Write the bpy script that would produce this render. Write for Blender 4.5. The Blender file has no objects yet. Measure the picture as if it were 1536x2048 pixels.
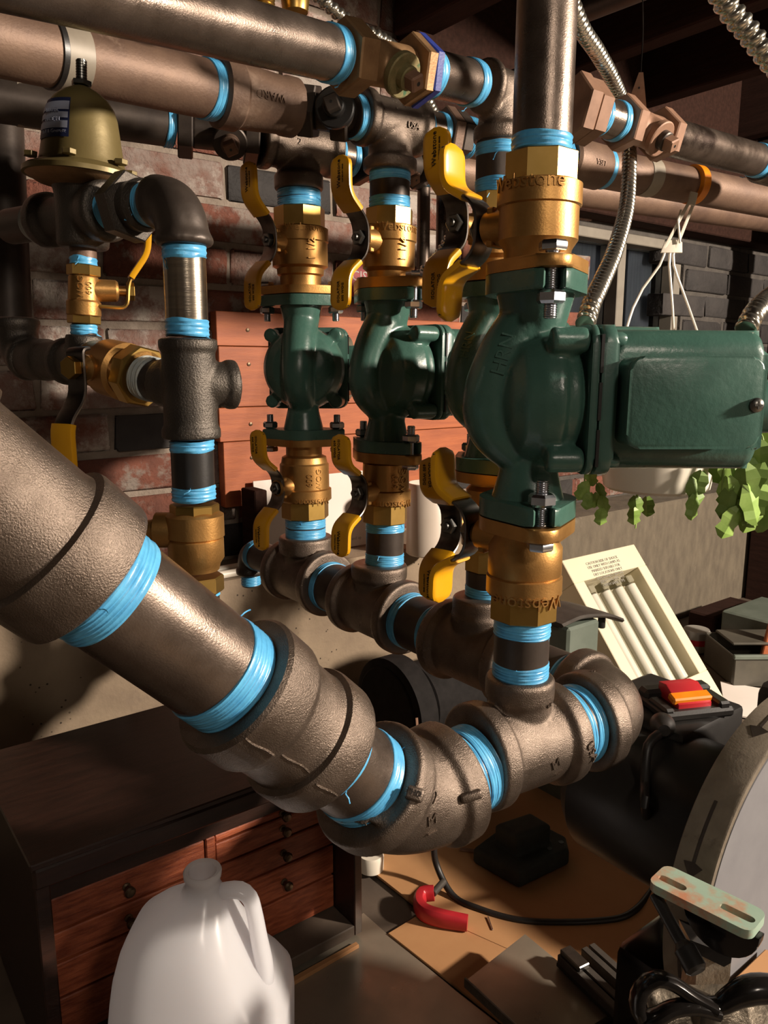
import bpy, bmesh, math, random
from mathutils import Vector, Matrix
random.seed(7)
S = bpy.context.scene
COL = S.collection
PI = math.pi

# ------------------------------------------------------------------ camera
F = 1550.0
TH, PT = math.radians(52.5), math.radians(10.6)      # heading from +X (pipe direction), pitch down
CAM = Vector((0, 0, 1.5))
HD = Vector((math.cos(TH), math.sin(TH), 0))
RT = Vector((math.sin(TH), -math.cos(TH), 0))
UPZ = Vector((0, 0, 1))
FW = HD * math.cos(PT) - UPZ * math.sin(PT)
UP = HD * math.sin(PT) + UPZ * math.cos(PT)
cd = bpy.data.cameras.new('camera')
cd.sensor_fit = 'HORIZONTAL'; cd.sensor_width = 36; cd.lens = 36 * F / 1536
cd.clip_start = 0.01
cam = bpy.data.objects.new('camera', cd); COL.objects.link(cam)
cam.matrix_world = Matrix(((RT.x, UP.x, -FW.x, CAM.x), (RT.y, UP.y, -FW.y, CAM.y), (RT.z, UP.z, -FW.z, CAM.z), (0, 0, 0, 1)))
S.camera = cam

# ------------------------------------------------------------------ light and exposure
S.view_settings.view_transform = 'Standard'; S.view_settings.look = 'None'
S.view_settings.gamma = 1; S.view_settings.use_curve_mapping = False
S.view_settings.exposure = 0.0
W = bpy.data.worlds.new('world'); S.world = W; W.use_nodes = True
W.node_tree.nodes['Background'].inputs[0].default_value = (1.0, 0.82, 0.66, 1)
W.node_tree.nodes['Background'].inputs[1].default_value = 0.10

def cam_point(r, u, f):
    return CAM + RT * r + UPZ * u + HD * f

def lamp(name, kind, loc, power, color, size, target=None):
    l = bpy.data.lights.new(name, kind); l.energy = power; l.color = color
    if kind == 'AREA': l.shape = 'DISK'; l.size = size
    else: l.shadow_soft_size = size
    o = bpy.data.objects.new(name, l); COL.objects.link(o); o.location = loc
    if target is not None:
        o.rotation_euler = (Vector(target) - Vector(loc)).to_track_quat('-Z', 'Y').to_euler()
    return o
lamp('work_lamp', 'POINT', cam_point(2.05, 0.56, 0.20), 420, (1.0, 0.86, 0.72), 0.06)
lamp('ceiling_bulb', 'POINT', cam_point(0.45, 0.58, -0.7), 17, (1.0, 0.86, 0.72), 0.07)

# ------------------------------------------------------------------ picture rays -> world points (used once, to survey the place)
def ray(x, y):
    return FW + RT * ((x - 768) / F) + UP * ((1024 - y) / F)
def P(x, y, d):
    return CAM + ray(x, y) * d
def on(axis, v, x, y):
    q = ray(x, y); return CAM + q * ((v - CAM[axis]) / q[axis])
def depth(p):
    return (Vector(p) - CAM).dot(FW)
def proj(p):
    v = Vector(p) - CAM; d = v.dot(FW)
    return 768 + F * v.dot(RT) / d, 1024 - F * v.dot(UP) / d

# ------------------------------------------------------------------ materials
def lin(c):
    if isinstance(c, str):
        c = [int(c[i:i + 2], 16) / 255 for i in (0, 2, 4)]
    return tuple(((v / 12.92) if v <= .04045 else ((v + .055) / 1.055) ** 2.4) for v in c) + (1,)
MATS = {}
def mat(name, c1, c2=None, rough=.5, metal=0., scale=60, bump=0., bscale=400, dist=.0006, c3=None, c3t=.62, rvar=0., detail=6,
        pits=0, spec=.5, trans=0., sss=0., stretch=None, coat=0., objvar=0., coords='Object', bdetail=4):
    m = bpy.data.materials.new(name); m.use_nodes = True
    n, l = m.node_tree.nodes, m.node_tree.links
    b = n['Principled BSDF']
    tc = n.new('ShaderNodeTexCoord'); src = tc.outputs[coords]
    if stretch:
        mp = n.new('ShaderNodeMapping'); mp.inputs['Scale'].default_value = stretch
        l.new(src, mp.inputs[0]); src = mp.outputs[0]
    oi = n.new('ShaderNodeObjectInfo')
    off = n.new('ShaderNodeVectorMath'); off.operation = 'MULTIPLY_ADD'
    l.new(oi.outputs['Random'], off.inputs[0]); off.inputs[1].default_value = (7.3, 3.1, 5.7); l.new(src, off.inputs[2]); src = off.outputs[0]
    def noise(sc, det, rg=.6):
        t = n.new('ShaderNodeTexNoise'); t.inputs['Scale'].default_value = sc; t.inputs['Detail'].default_value = det
        t.inputs['Roughness'].default_value = rg; l.new(src, t.inputs[0]); return t.outputs[0]
    def ramp(f, stops):
        r = n.new('ShaderNodeValToRGB'); e = r.color_ramp.elements
        for i, (pos, c) in enumerate(stops):
            if i > 1: e.new(pos)
            e[i].position = pos; e[i].color = c
        l.new(f, r.inputs[0]); return r.outputs[0]
    col = None
    if c2 is not None:
        f = noise(scale, detail)
        col = ramp(f, [(.34, lin(c1)), (.66, lin(c2))])
        if c3 is not None:
            f2 = noise(scale * .45, detail, .7)
            k = ramp(f2, [(c3t, (0, 0, 0, 1)), (c3t + .09, (1, 1, 1, 1))])
            mx = n.new('ShaderNodeMix'); mx.data_type = 'RGBA'
            l.new(k, mx.inputs[0]); l.new(col, mx.inputs[6]); mx.inputs[7].default_value = lin(c3); col = mx.outputs[2]
    if pits:
        vo = n.new('ShaderNodeTexVoronoi'); vo.inputs['Scale'].default_value = pits; l.new(src, vo.inputs[0])
        pk = ramp(vo.outputs['Distance'], [(.10, (0, 0, 0, 1)), (.17, (1, 1, 1, 1))])
        pn = ramp(noise(pits * .3, 2), [(.54, (1, 1, 1, 1)), (.58, (0, 0, 0, 1))])
        pm = n.new('ShaderNodeMath'); pm.operation = 'MAXIMUM'; l.new(pk, pm.inputs[0]); l.new(pn, pm.inputs[1])
        mx = n.new('ShaderNodeMix'); mx.data_type = 'RGBA'; l.new(pm.outputs[0], mx.inputs[0]); mx.inputs[6].default_value = lin('3d3229'); l.new(col, mx.inputs[7]); col = mx.outputs[2]
    if objvar > 0:
        hs = n.new('ShaderNodeHueSaturation')
        mr = n.new('ShaderNodeMapRange'); mr.inputs[3].default_value = 1 - objvar; mr.inputs[4].default_value = 1 + objvar
        l.new(oi.outputs['Random'], mr.inputs[0]); l.new(mr.outputs[0], hs.inputs['Value'])
        if col is not None: l.new(col, hs.inputs['Color'])
        else: hs.inputs['Color'].default_value = lin(c1)
        col = hs.outputs[0]
    if col is None: b.inputs['Base Color'].default_value = lin(c1)
    else: l.new(col, b.inputs['Base Color'])
    b.inputs['Metallic'].default_value = metal
    b.inputs['Roughness'].default_value = rough
    b.inputs['Specular IOR Level'].default_value = spec
    if rvar > 0:
        r2 = n.new('ShaderNodeMapRange'); r2.inputs[1].default_value = .3; r2.inputs[2].default_value = .7
        r2.inputs[3].default_value = max(.02, rough - rvar); r2.inputs[4].default_value = min(1, rough + rvar)
        l.new(noise(scale * 1.7, 5), r2.inputs[0]); l.new(r2.outputs[0], b.inputs['Roughness'])
    if trans: b.inputs['Transmission Weight'].default_value = trans
    if sss:
        b.inputs['Subsurface Weight'].default_value = sss; b.inputs['Subsurface Scale'].default_value = .01
        b.inputs['Subsurface Radius'].default_value = (1, .8, .7)
    if coat: b.inputs['Coat Weight'].default_value = coat; b.inputs['Coat Roughness'].default_value = .15
    if bump > 0:
        bp = n.new('ShaderNodeBump'); bp.inputs['Strength'].default_value = bump; bp.inputs['Distance'].default_value = dist
        l.new(noise(bscale, bdetail), bp.inputs['Height']); l.new(bp.outputs[0], b.inputs['Normal'])
    MATS[name] = m; return m

M_pipe   = mat('black_pipe', '594d44', '74675d', .31, .78, 25, .35, 900, .0004, c3='40352f', c3t=.58, rvar=.10)
M_pipedk = mat('dark_pipe', '3a322d', '4c433c', .45, .5, 30, .2, 300, .0004)
M_rusty  = mat('rusty_pipe', '5f4a3e', '78604f', .55, .35, 22, .4, 400, .0006, c3='8f7867', c3t=.62)
M_cast   = mat('cast_iron', '5f5349', '7a6d62', .33, .78, 40, .85, 1100, .0006, rvar=.08)
M_castdk = mat('dark_cast_iron', '45403b', '565049', .40, .7, 40, .6, 900, .0008)
M_steel  = mat('bright_steel_pipe', '8d8478', 'a89d8c', .25, 1., 12, .25, 60, .0003, stretch=(1, 1, 30))
M_brass  = mat('cast_brass', 'a67c46', 'b88c52', .42, .85, 50, .30, 700, .0004)
M_brassm = mat('machined_brass', 'b08e4c', 'bd9a58', .36, 1., 40)
M_bronze = mat('dull_bronze', '8a6a4a', 'a5825c', .5, .6, 60, .3, 500, .0005)
M_bronzg = mat('green_tarnished_bronze', '6d6a44', '94845c', .6, .4, 120, .4, 500, .0007, c3='3f6b4c', c3t=.55)
M_tape   = mat('blue_thread_tape', '4a9acc', '5eb2de', .36, 0, 90, .25, 700, .0004, spec=.6)
M_tapew  = mat('white_thread_tape', 'b9bcb4', '8d9aa0', .5, 0, 90, .3, 500, .0005)
M_green  = mat('green_enamel', '3a5a50', '426459', .30, 0, 30, .28, 260, .0007, c3='34534a', c3t=.6, rvar=.06)
M_greenl = mat('green_enamel_smooth', '3b5a50', '43635a', .33, 0, 30, .18, 500, .0004)
M_yellow = mat('yellow_vinyl', 'd99a12', 'e0a41a', .30, 0, 30, .05, 200, .0003, spec=.55)
M_print  = mat('black_print', '1a160a', rough=.6)
M_lever  = mat('lever_steel', '5a544f', '7a726b', .32, 1., 60)
M_zinc   = mat('zinc_steel', 'b9bcc4', 'd0d2d6', .25, 1., 80)
M_zincdk = mat('dull_zinc_steel', '6e6e6c', '86847e', .35, 1., 80)
M_flex   = mat('flexible_conduit_steel', 'b8b2a4', 'cdc8ba', .24, .95, 60)
M_brick  = mat('brick_face', '6a4236', '84503f', .92, 0, 24, .9, 110, .006, c3='8d8076', c3t=.54, objvar=.32)
M_brickw = mat('limed_brick_face', '7a5042', '978980', .92, 0, 26, .9, 110, .006, c3='b0a59b', c3t=.52, objvar=.25)
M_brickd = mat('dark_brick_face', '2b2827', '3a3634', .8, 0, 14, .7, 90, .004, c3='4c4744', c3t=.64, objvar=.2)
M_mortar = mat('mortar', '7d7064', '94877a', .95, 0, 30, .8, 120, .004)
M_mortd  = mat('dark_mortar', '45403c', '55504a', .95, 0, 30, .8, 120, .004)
M_conc   = mat('concrete', '857461', '98866f', .92, 0, 9, .5, 130, .002, c3='77685a', c3t=.6, pits=90)
M_plank  = mat('painted_plank', '97502f', 'ae6138', .6, 0, 10, .3, 80, .001, stretch=(1, 6, 9), objvar=.08)
M_joist  = mat('old_joist_wood', '2a1c17', '35231d', .9, 0, 14, .5, 60, .001, spec=.08, stretch=(9, 1, 9))
M_sub    = mat('subfloor_wood', '1d1512', '261c17', .9, 0, 10, .4, 60, .001, spec=.08)
M_beamr  = mat('red_brown_timber', '5a3325', '6e4130', .8, 0, 14, .4, 60, .001, stretch=(1, 9, 9))
M_wood   = mat('dark_mahogany', '23150f', '341f17', .42, 0, 16, .3, 160, .0006, stretch=(1, 7, 7), coat=.1)
M_drawer = mat('drawer_mahogany', '7a3822', 'b0603e', .40, 0, 40, .55, 260, .0010, stretch=(1, 5, 7), objvar=.22)
M_knob   = mat('dark_bronze_knob', '5a4a3a', '6d5a46', .4, .8, 60)
M_card   = mat('cardboard', 'a5774d', 'b18458', .8, 0, 9, .1, 300, .0003)
M_sheet  = mat('galvanized_sheet', '8a8071', '9a8f7e', .36, .45, 14, .1, 200, .0003, rvar=.1)
M_cream  = mat('cream_plastic', 'd8ceb0', 'dcd3b6', .45, 0, 8)
M_tube   = mat('frosted_glass_tube', 'c9c5b6', 'd3cfc0', .25, 0, 8)
M_refl   = mat('grey_reflector', '8f8a74', '9f9982', .35, .3, 8)
M_blackp = mat('black_plastic', '1d1b1a', '242220', .38, 0, 60, .15, 600, .0003)
M_blackm = mat('black_gloss_metal', '171514', '1f1c1a', .18, .3, 60)
M_alu    = mat('cast_aluminium', '978a78', 'b7aa98', .36, .8, 30, .5, 160, .0015)
M_aluw   = mat('dusty_cast_aluminium', '6f6557', '857a6b', .6, .4, 40, .35, 500, .0005, c3='574d42', c3t=.57)
M_disc   = mat('grey_sanding_disc', '6a696c', '767577', .75, 0, 14, .2, 1500, .0003, c3='a08f78', c3t=.68)
M_red    = mat('red_plastic', 'a8202a', 'b52a30', .4, 0, 30)
M_orange = mat('orange_plastic', 'd97a10', 'e28a18', .4, 0, 30)
M_mint   = mat('worn_mint_enamel', '8fa896', '9db29f', .45, .1, 20, c3='b57f62', c3t=.48)
M_white  = mat('white_ceramic', 'cfc0b0', 'd8cabb', .35, 0, 8)
M_paper  = mat('white_paper', 'e0d6cc', 'e6ddd4', .8, 0, 8)
M_pot    = mat('white_planter_plastic', 'd9d0bf', 'e0d8c8', .4, 0, 8)
M_leaf   = mat('leaf_green', '6f8f3a', '8aa654', .5, 0, 60, .2, 200, .0005, objvar=.3)
M_grey   = mat('grey_plastic', '8a867e', '98948b', .5, 0, 20)
M_greyg  = mat('grey_green_enamel', '596258', '687066', .4, 0, 20)
M_iron   = mat('dark_iron', '3f3a35', '4f4943', .5, .3, 40, .3, 400, .0005)
M_frame  = mat('grey_window_paint', '7d766b', '8a8377', .6, 0, 20)
M_gold   = mat('olive_gold_enamel', '655733', '776941', .42, .35, 14, .15, 200, .0006, c3='58583c', c3t=.58)
M_label  = mat('blue_label', '1e2547', rough=.5)
M_labelw = mat('pale_label', '9aa0b4', rough=.5)
M_rubber = mat('black_cable', '1c1a18', '24211f', .45, 0, 50)
M_blue   = mat('blue_smeared_paint', '27357c', '33408c', .4, 0, 90, .3, 300, .0005)
M_tag    = mat('tan_painted_steel', '80604c', '93705a', .6, .2, 60)
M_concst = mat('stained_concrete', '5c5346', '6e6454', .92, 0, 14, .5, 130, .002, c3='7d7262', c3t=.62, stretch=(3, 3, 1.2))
M_matte  = mat('shade_black_iron', '1b1918', '242120', .85, 0, 60, spec=.15)  # shadow on the bench grinder put into the colour as near-black
M_castgr = mat('dark_green_iron', '2a2f2c', '363b37', .7, 0, 40, .2, 300, .0004, spec=.25)
M_strap  = mat('grey_tape_band', '837a6c', '908778', .5, .1, 40)

def hdpe():
    m = bpy.data.materials.new('milky_plastic'); m.use_nodes = True
    n, l = m.node_tree.nodes, m.node_tree.links; b = n['Principled BSDF']
    b.inputs['Base Color'].default_value = lin('ecebee'); b.inputs['Roughness'].default_value = .22
    b.inputs['Subsurface Weight'].default_value = .6; b.inputs['Subsurface Scale'].default_value = .03
    b.inputs['Subsurface Radius'].default_value = (1, .9, .85)
    t = n.new('ShaderNodeBsdfTranslucent'); t.inputs[0].default_value = lin('ecebee')
    mx = n.new('ShaderNodeMixShader'); mx.inputs[0].default_value = .45
    l.new(b.outputs[0], mx.inputs[1]); l.new(t.outputs[0], mx.inputs[2]); l.new(mx.outputs[0], n['Material Output'].inputs[0])
    return m
M_hdpe = hdpe()
def glass():
    m = bpy.data.materials.new('dark_window_glass'); m.use_nodes = True; b = m.node_tree.nodes['Principled BSDF']
    b.inputs['Base Color'].default_value = (.8, .85, .9, 1); b.inputs['Roughness'].default_value = .05
    b.inputs['Transmission Weight'].default_value = 1; b.inputs['IOR'].default_value = 1.1
    return m
M_glass = glass()
M_night = mat('dark_outdoor_shutter', '1d2129', '262b34', .8, 0, 8)
M_curtain = mat('grey_curtain', '565a60', '666a70', .9, 0, 20, stretch=(8, 8, .3))

# ------------------------------------------------------------------ mesh building
I4 = Matrix.Identity(4)
def frame(o, z, xh=None):
    """Matrix with origin o, local z along z, local x as near xh as can be."""
    z = Vector(z).normalized()
    if xh is None: xh = Vector((1, 0, 0)) if abs(z.x) < .9 else Vector((0, 1, 0))
    xh = Vector(xh); x = (xh - z * xh.dot(z)).normalized(); y = z.cross(x)
    return Matrix(((x.x, y.x, z.x, o[0]), (x.y, y.y, z.y, o[1]), (x.z, y.z, z.z, o[2]), (0, 0, 0, 1)))
def T(x, y=0, z=0):
    return Matrix.Translation(Vector((x, y, z)))

class MB:
    def __init__(self): self.b = bmesh.new()
    def ring(self, pts, M=I4): return [self.b.verts.new(M @ Vector(p)) for p in pts]
    def face(self, vs):
        try: return self.b.faces.new(vs)
        except ValueError: return None
    def loft(self, rings, closed=False, caps=True):
        n = len(rings[0])
        for a, c in zip(rings, rings[1:] + ([rings[0]] if closed else [])):
            for i in range(n):
                j = (i + 1) % n
                self.face((a[i], a[j], c[j], c[i]))
        if caps and not closed:
            self.face(list(reversed(rings[0]))); self.face(rings[-1])
        return self
    def lathe(self, prof, M=I4, n=40, caps=True, hexa=None):
        rings = []
        for z, r in prof:
            rings.append(self.ring([(r * math.cos(2 * PI * i / n), r * math.sin(2 * PI * i / n), z) for i in range(n)], M))
        return self.loft(rings, caps=caps)
    def hexp(self, z0, z1, r, M=I4, rot=0., n=6, ch=.06):
        """hexagonal prism with chamfered ends; r = across the flats / 2"""
        rc = r / math.cos(PI / n); c = r * ch; k = 1 - ch * .8
        rings = [self.ring([(q * rc * math.cos(2 * PI * i / n + rot), q * rc * math.sin(2 * PI * i / n + rot), z) for i in range(n)], M)
                 for z, q in ((z0, k), (z0 + c, 1), (z1 - c, 1), (z1, k))]
        return self.loft(rings)
    def box(self, cx, cy, cz, sx, sy, sz, M=I4, bev=0., seg=1):
        r = bmesh.ops.create_cube(self.b, size=1.0, matrix=M @ Matrix.Translation((cx, cy, cz)) @ Matrix.Diagonal((sx, sy, sz, 1)))
        if bev > 0:
            es = list({e for v in r['verts'] for e in v.link_edges})
            bmesh.ops.bevel(self.b, geom=es, offset=bev, segments=seg, affect='EDGES', profile=.5)
        return self
    def prism(self, poly, z0, z1, M=I4, bev=0., seg=2):
        lo = self.ring([(x, y, z0) for x, y in poly], M); hi = self.ring([(x, y, z1) for x, y in poly], M)
        n = len(poly); sides = []
        for i in range(n): sides.append(self.face((lo[i], lo[(i + 1) % n], hi[(i + 1) % n], hi[i])))
        a = self.face(list(reversed(lo))); c = self.face(hi)
        if bev > 0:
            es = [e for f in (a, c) for e in f.edges]
            bmesh.ops.bevel(self.b, geom=es, offset=bev, segments=seg, affect='EDGES', profile=.5)
        return self
    def sphere(self, c, r, M=I4, u=20, v=12, sc=(1, 1, 1)):
        bmesh.ops.create_uvsphere(self.b, u_segments=u, v_segments=v, radius=r, matrix=M @ Matrix.Translation(c) @ Matrix.Diagonal((*sc, 1)))
        return self
    def sweep(self, pts, ws, ts=None, wdir=None, M=I4, k=12, expo=2.0, caps=True, twist=None):
        """superellipse section swept along pts; ws half width along wdir, ts half thickness"""
        pts = [Vector(p) for p in pts]; n = len(pts)
        if not hasattr(ws, '__len__'): ws = [ws] * n
        if ts is None: ts = ws
        if not hasattr(ts, '__len__'): ts = [ts] * n
        rings = []; prevw = None
        for i, p in enumerate(pts):
            t = (pts[min(i + 1, n - 1)] - pts[max(i - 1, 0)]).normalized()
            if wdir is not None: w = Vector(wdir)
            elif prevw is None: w = Vector((0, 0, 1)) if abs(t.z) < .9 else Vector((1, 0, 0))
            else: w = prevw
            w = (w - t * w.dot(t)).normalized(); prevw = w; nn = t.cross(w)
            R = []
            for a in range(k):
                an = 2 * PI * a / k; c, s = math.cos(an), math.sin(an)
                cx = math.copysign(abs(c) ** (2 / expo), c); sy = math.copysign(abs(s) ** (2 / expo), s)
                R.append(p + w * (cx * ws[i]) + nn * (sy * ts[i]))
            rings.append(self.ring(R, M))
        return self.loft(rings, caps=caps)
    def add(self, verts, faces, M=I4):
        vs = [self.b.verts.new(M @ Vector(v)) for v in verts]
        for f in faces: self.face([vs[i] for i in f])
        return self
    def mesh(self, name, ang=35):
        bmesh.ops.recalc_face_normals(self.b, faces=self.b.faces[:])
        me = bpy.data.meshes.new(name); self.b.to_mesh(me); self.b.free()
        me.polygons.foreach_set('use_smooth', [True] * len(me.polygons))
        try: me.set_sharp_from_angle(angle=math.radians(ang))
        except Exception: pass
        return me

def spline(pts, step=.01):
    """Catmull-Rom through pts, resampled about every step metres"""
    pts = [Vector(p) for p in pts]; q = [pts[0] * 2 - pts[1]] + pts + [pts[-1] * 2 - pts[-2]]; out = []
    for i in range(1, len(q) - 2):
        n = max(2, int((q[i + 1] - q[i]).length / step))
        for j in range(n):
            t = j / n; a, b, c, d = q[i - 1], q[i], q[i + 1], q[i + 2]
            out.append(.5 * ((2 * b) + (c - a) * t + (2 * a - 5 * b + 4 * c - d) * t * t + (3 * b - a - 3 * c + d) * t ** 3))
    return out + [pts[-1]]
def fillet(pts, r, n=5):
    """polyline with its inner corners rounded"""
    pts = [Vector(p) for p in pts]; out = [pts[0]]
    for a, b, c in zip(pts, pts[1:], pts[2:]):
        u, v = (a - b).normalized(), (c - b).normalized(); d = min(r, (a - b).length * .48, (c - b).length * .48)
        p, q = b + u * d, b + v * d
        for i in range(n + 1):
            t = i / n; out.append(p * (1 - t) ** 2 + b * 2 * t * (1 - t) + q * t * t)
    return out + [pts[-1]]
def dens(pts, step):
    out = [Vector(pts[0])]
    for a, b in zip(pts, pts[1:]):
        a, b = Vector(a), Vector(b); n = max(1, int((b - a).length / step))
        out += [a.lerp(b, (i + 1) / n) for i in range(n)]
    return out

# ------------------------------------------------------------------ things and parts
def thing(name, label, cat, M=I4, group=None):
    o = bpy.data.objects.new(name, None); COL.objects.link(o); o.matrix_world = M
    o.empty_display_size = .02
    o['label'] = label; o['category'] = cat
    if group: o['group'] = group
    return o
def part(par, name, mb, m, label=None, M=None, ang=35, mods=None, kind=None):
    me = mb if isinstance(mb, bpy.types.Mesh) else mb.mesh(name, ang)
    if not me.materials: me.materials.append(m)
    o = bpy.data.objects.new(name, me); COL.objects.link(o)
    if par is not None: o.parent = par
    if M is not None: o.matrix_local = M
    if label: o['label'] = label
    if kind: o['kind'] = kind
    if mods: mods(o)
    return o
def solo(name, label, cat, mb, m, M=I4, group=None, ang=35, mods=None):
    o = part(None, name, mb, m, label, None, ang, mods); o.matrix_world = M; o['category'] = cat
    if group: o['group'] = group
    return o
def struct(name, mb, m, par=None):
    o = part(par, name, mb, m)
    if par is None: o['kind'] = 'structure'
    return o
def fuse(voxel=.0016, it=8, fac=.5):
    """weld overlapping cast shapes into one skin with soft fillets"""
    def f(o):
        r = o.modifiers.new('weld', 'REMESH'); r.mode = 'VOXEL'; r.voxel_size = voxel; r.use_smooth_shade = True
        s = o.modifiers.new('soften', 'SMOOTH'); s.factor = fac; s.iterations = it
    return f
def copy_tree(o, par=None, M=None):
    c = o.copy(); COL.objects.link(c)
    if par is not None: c.parent = par
    if M is not None: c.matrix_world = M
    for ch in list(o.children):
        d = copy_tree(ch, c)
    return c

_txt = {}
def text_geo(s, size, ext=.0):
    """letters as mesh data: verts, faces, centred on the origin in XY"""
    key = (s, size, ext)
    if key in _txt: return _txt[key]
    cu = bpy.data.curves.new('t', 'FONT'); cu.body = s; cu.size = size; cu.extrude = ext
    cu.align_x = 'CENTER'; cu.align_y = 'CENTER'; cu.resolution_u = 2
    o = bpy.data.objects.new('t', cu); COL.objects.link(o)
    dg = bpy.context.evaluated_depsgraph_get(); dg.update()
    me = bpy.data.meshes.new_from_object(o.evaluated_get(dg), depsgraph=dg)
    r = ([v.co.copy() for v in me.vertices], [tuple(p.vertices) for p in me.polygons])
    bpy.data.objects.remove(o); bpy.data.curves.remove(cu); bpy.data.meshes.remove(me)
    _txt[key] = r; return r
def flat_text(s, size, M, ext=.0002):
    mb = MB(); v, f = text_geo(s, size, ext); mb.add(v, f, M); return mb
def wrap_text(s, size, r, M, ang0=0., z0=0., ext=.0006, rot=0., mb=None):
    """letters raised from a cylinder of radius r about local z"""
    mb = mb or MB(); v, f = text_geo(s, size, ext); c, sn = math.cos(rot), math.sin(rot); q = []
    for p in v:
        x, y = p.x * c - p.y * sn, p.x * sn + p.y * c
        a = ang0 + x / r; rr = r + p.z
        q.append((rr * math.cos(a), rr * math.sin(a), z0 + y))
    mb.add(q, f, M); return mb

# ------------------------------------------------------------------ pipe kit
def tape_prof(z0, z1, r, pitch=.0021, amp=.00035):
    n = max(2, int(abs(z1 - z0) / pitch)); out = [(z0, r * .985)]
    for i in range(n):
        a, b = z0 + (z1 - z0) * i / n, z0 + (z1 - z0) * (i + 1) / n
        out += [(a + (b - a) * .12, r), (a + (b - a) * .5, r + amp), (a + (b - a) * .88, r)]
    return out + [(z1, r * .985)]
def tape(par, z0, z1, r, M=I4, curl=True, m=None):
    """a wound band of thread tape, and a torn wisp at its lower edge"""
    mb = MB(); amp = .0004
    prof = tape_prof(z0, z1, r, amp=amp); n = 48; rings = []; ph = random.random() * 6
    for i, (z, rr) in enumerate(prof):
        R = []
        for k in range(n):
            a = 2 * PI * k / n
            w = .0006 * math.sin(a + ph) + .00035 * math.sin(3 * a + ph * 2) if i in (0, 1, len(prof) - 1, len(prof) - 2) else .0003 * math.sin(a * 2 + ph + i)
            q = rr + .00012 * math.sin(5 * a + ph + i)
            R.append((q * math.cos(a), q * math.sin(a), z + w))
        rings.append(mb.ring(R, M))
    mb.loft(rings)
    t = part(par, 'thread_tape', mb, m or M_tape)
    if curl:
        wb = MB()
        for _ in range(1):
            a = random.uniform(-2.6, .3); p = Vector((math.cos(a) * r, math.sin(a) * r, random.choice((z0, z1)))); pts = [p]
            d = Vector((math.cos(a) * .4, math.sin(a) * .4, random.uniform(-.6, .2)))
            for i in range(5):
                d = (d + Vector((random.uniform(-.7, .7), random.uniform(-.7, .7), random.uniform(-.8, .3)))).normalized()
                pts.append(pts[-1] + d * .0016)
            wb.sweep(spline(pts, .0008), .00045, .0002, M=M, k=5)
        part(t, 'torn_wisp', wb, m or M_tape)
    return t
def cyl(r, z0, z1, ch=.0008):
    return [(z0, r - ch), (z0 + ch, r), (z1 - ch, r), (z1, r - ch)]
def pipe(label, a, b, r, m=None, tapes=(), name='steel_pipe', n=40, group=None):
    """pipe from a to b; tapes = list of (from, to) in metres measured from a (negative: from b)"""
    a, b = Vector(a), Vector(b); L = (b - a).length; M = frame(a, b - a)
    t = thing(name, label, 'pipe', M, group)
    mb = MB(); mb.lathe(cyl(r, 0, L), n=n); part(t, 'pipe_wall', mb, m or M_pipe)
    for z0, z1 in tapes:
        z0 = z0 if z0 >= 0 else L + z0; z1 = z1 if z1 > 0 else L + z1
        tape(t, z0, z1, r + .0007)
    return t

class Column:
    """an upright pipe run: reads heights and widths in the picture as metres on a vertical axis"""
    def __init__(s, x0, y0, d, x1, y1):
        s.a = P(x0, y0, d); hd = (s.a - CAM).dot(HD); q = ray(x1, y1); s.b = CAM + q * (hd / q.dot(HD))
        s.ax = (s.b - s.a).normalized(); s.M = frame(s.a, s.ax, RT)
        tc = CAM - s.a; tc.z = 0; s.tc = tc.normalized()
    def r(s, hw, z): return hw * depth(s.a + s.ax * z) / F
    def z(s, y, hw=0.):
        lo, hi = -1.5, 1.5
        for _ in range(50):
            z = (lo + hi) / 2; p = s.a + s.ax * z + s.tc * s.r(hw, z)
            if proj(p)[1] > y: lo = z
            else: hi = z
        return z
    def prof(s, pts):
        out = []
        for y, hw in pts:
            z = s.z(y, hw); out.append((z, s.r(hw, z)))
        return sorted(out, key=lambda t: 0) if False else out
    def at(s, y, hw=0.): return s.a + s.ax * s.z(y, hw)
    def frame(s, z): return frame(s.a + s.ax * z, s.ax, RT)
def shift(prof, z0): return [(z - z0, r) for z, r in prof]

def mark(par, x, y, s, size, rot, m, ext=.0009):
    """raised casting mark set on whatever surface the survey ray meets"""
    dg = bpy.context.evaluated_depsgraph_get(); dg.update()
    ok, loc, nor, *_ = S.ray_cast(dg, CAM, ray(x, y).normalized())
    if not ok: return
    Mx = par.matrix_world.inverted() @ frame(loc, nor, RT) @ Matrix.Rotation(rot, 4, 'Z')
    v, f = text_geo(s, size, ext); mb = MB(); mb.add(v, f, Mx); part(par, 'raised_mark', mb, m)

def lug(par, x, y, w, h, t, rot, m, bev=.002):
    dg = bpy.context.evaluated_depsgraph_get(); dg.update()
    ok, loc, nor, *_ = S.ray_cast(dg, CAM, ray(x, y).normalized())
    if not ok: return
    mb = MB(); mb.box(0, 0, t / 2 - .002, w, h, t + .002, par.matrix_world.inverted() @ frame(loc, nor, RT) @ Matrix.Rotation(rot, 4, 'Z'), bev=bev, seg=3); part(par, 'casting_lug', mb, m)

# ================================================================== THE ROOM
YW = P(450, 500, 1.3).y                  # brick wall plane
YC = YW - .13                            # face of the concrete foundation below it
ZL = 1.16                                # ledge on top of the foundation
ZT = CAM.z - .67                         # work table top
ZJ = CAM.z + .60                         # underside of the joists
XV, YV, ZV = Vector((1, 0, 0)), Vector((0, 1, 0)), Vector((0, 0, 1))

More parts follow.
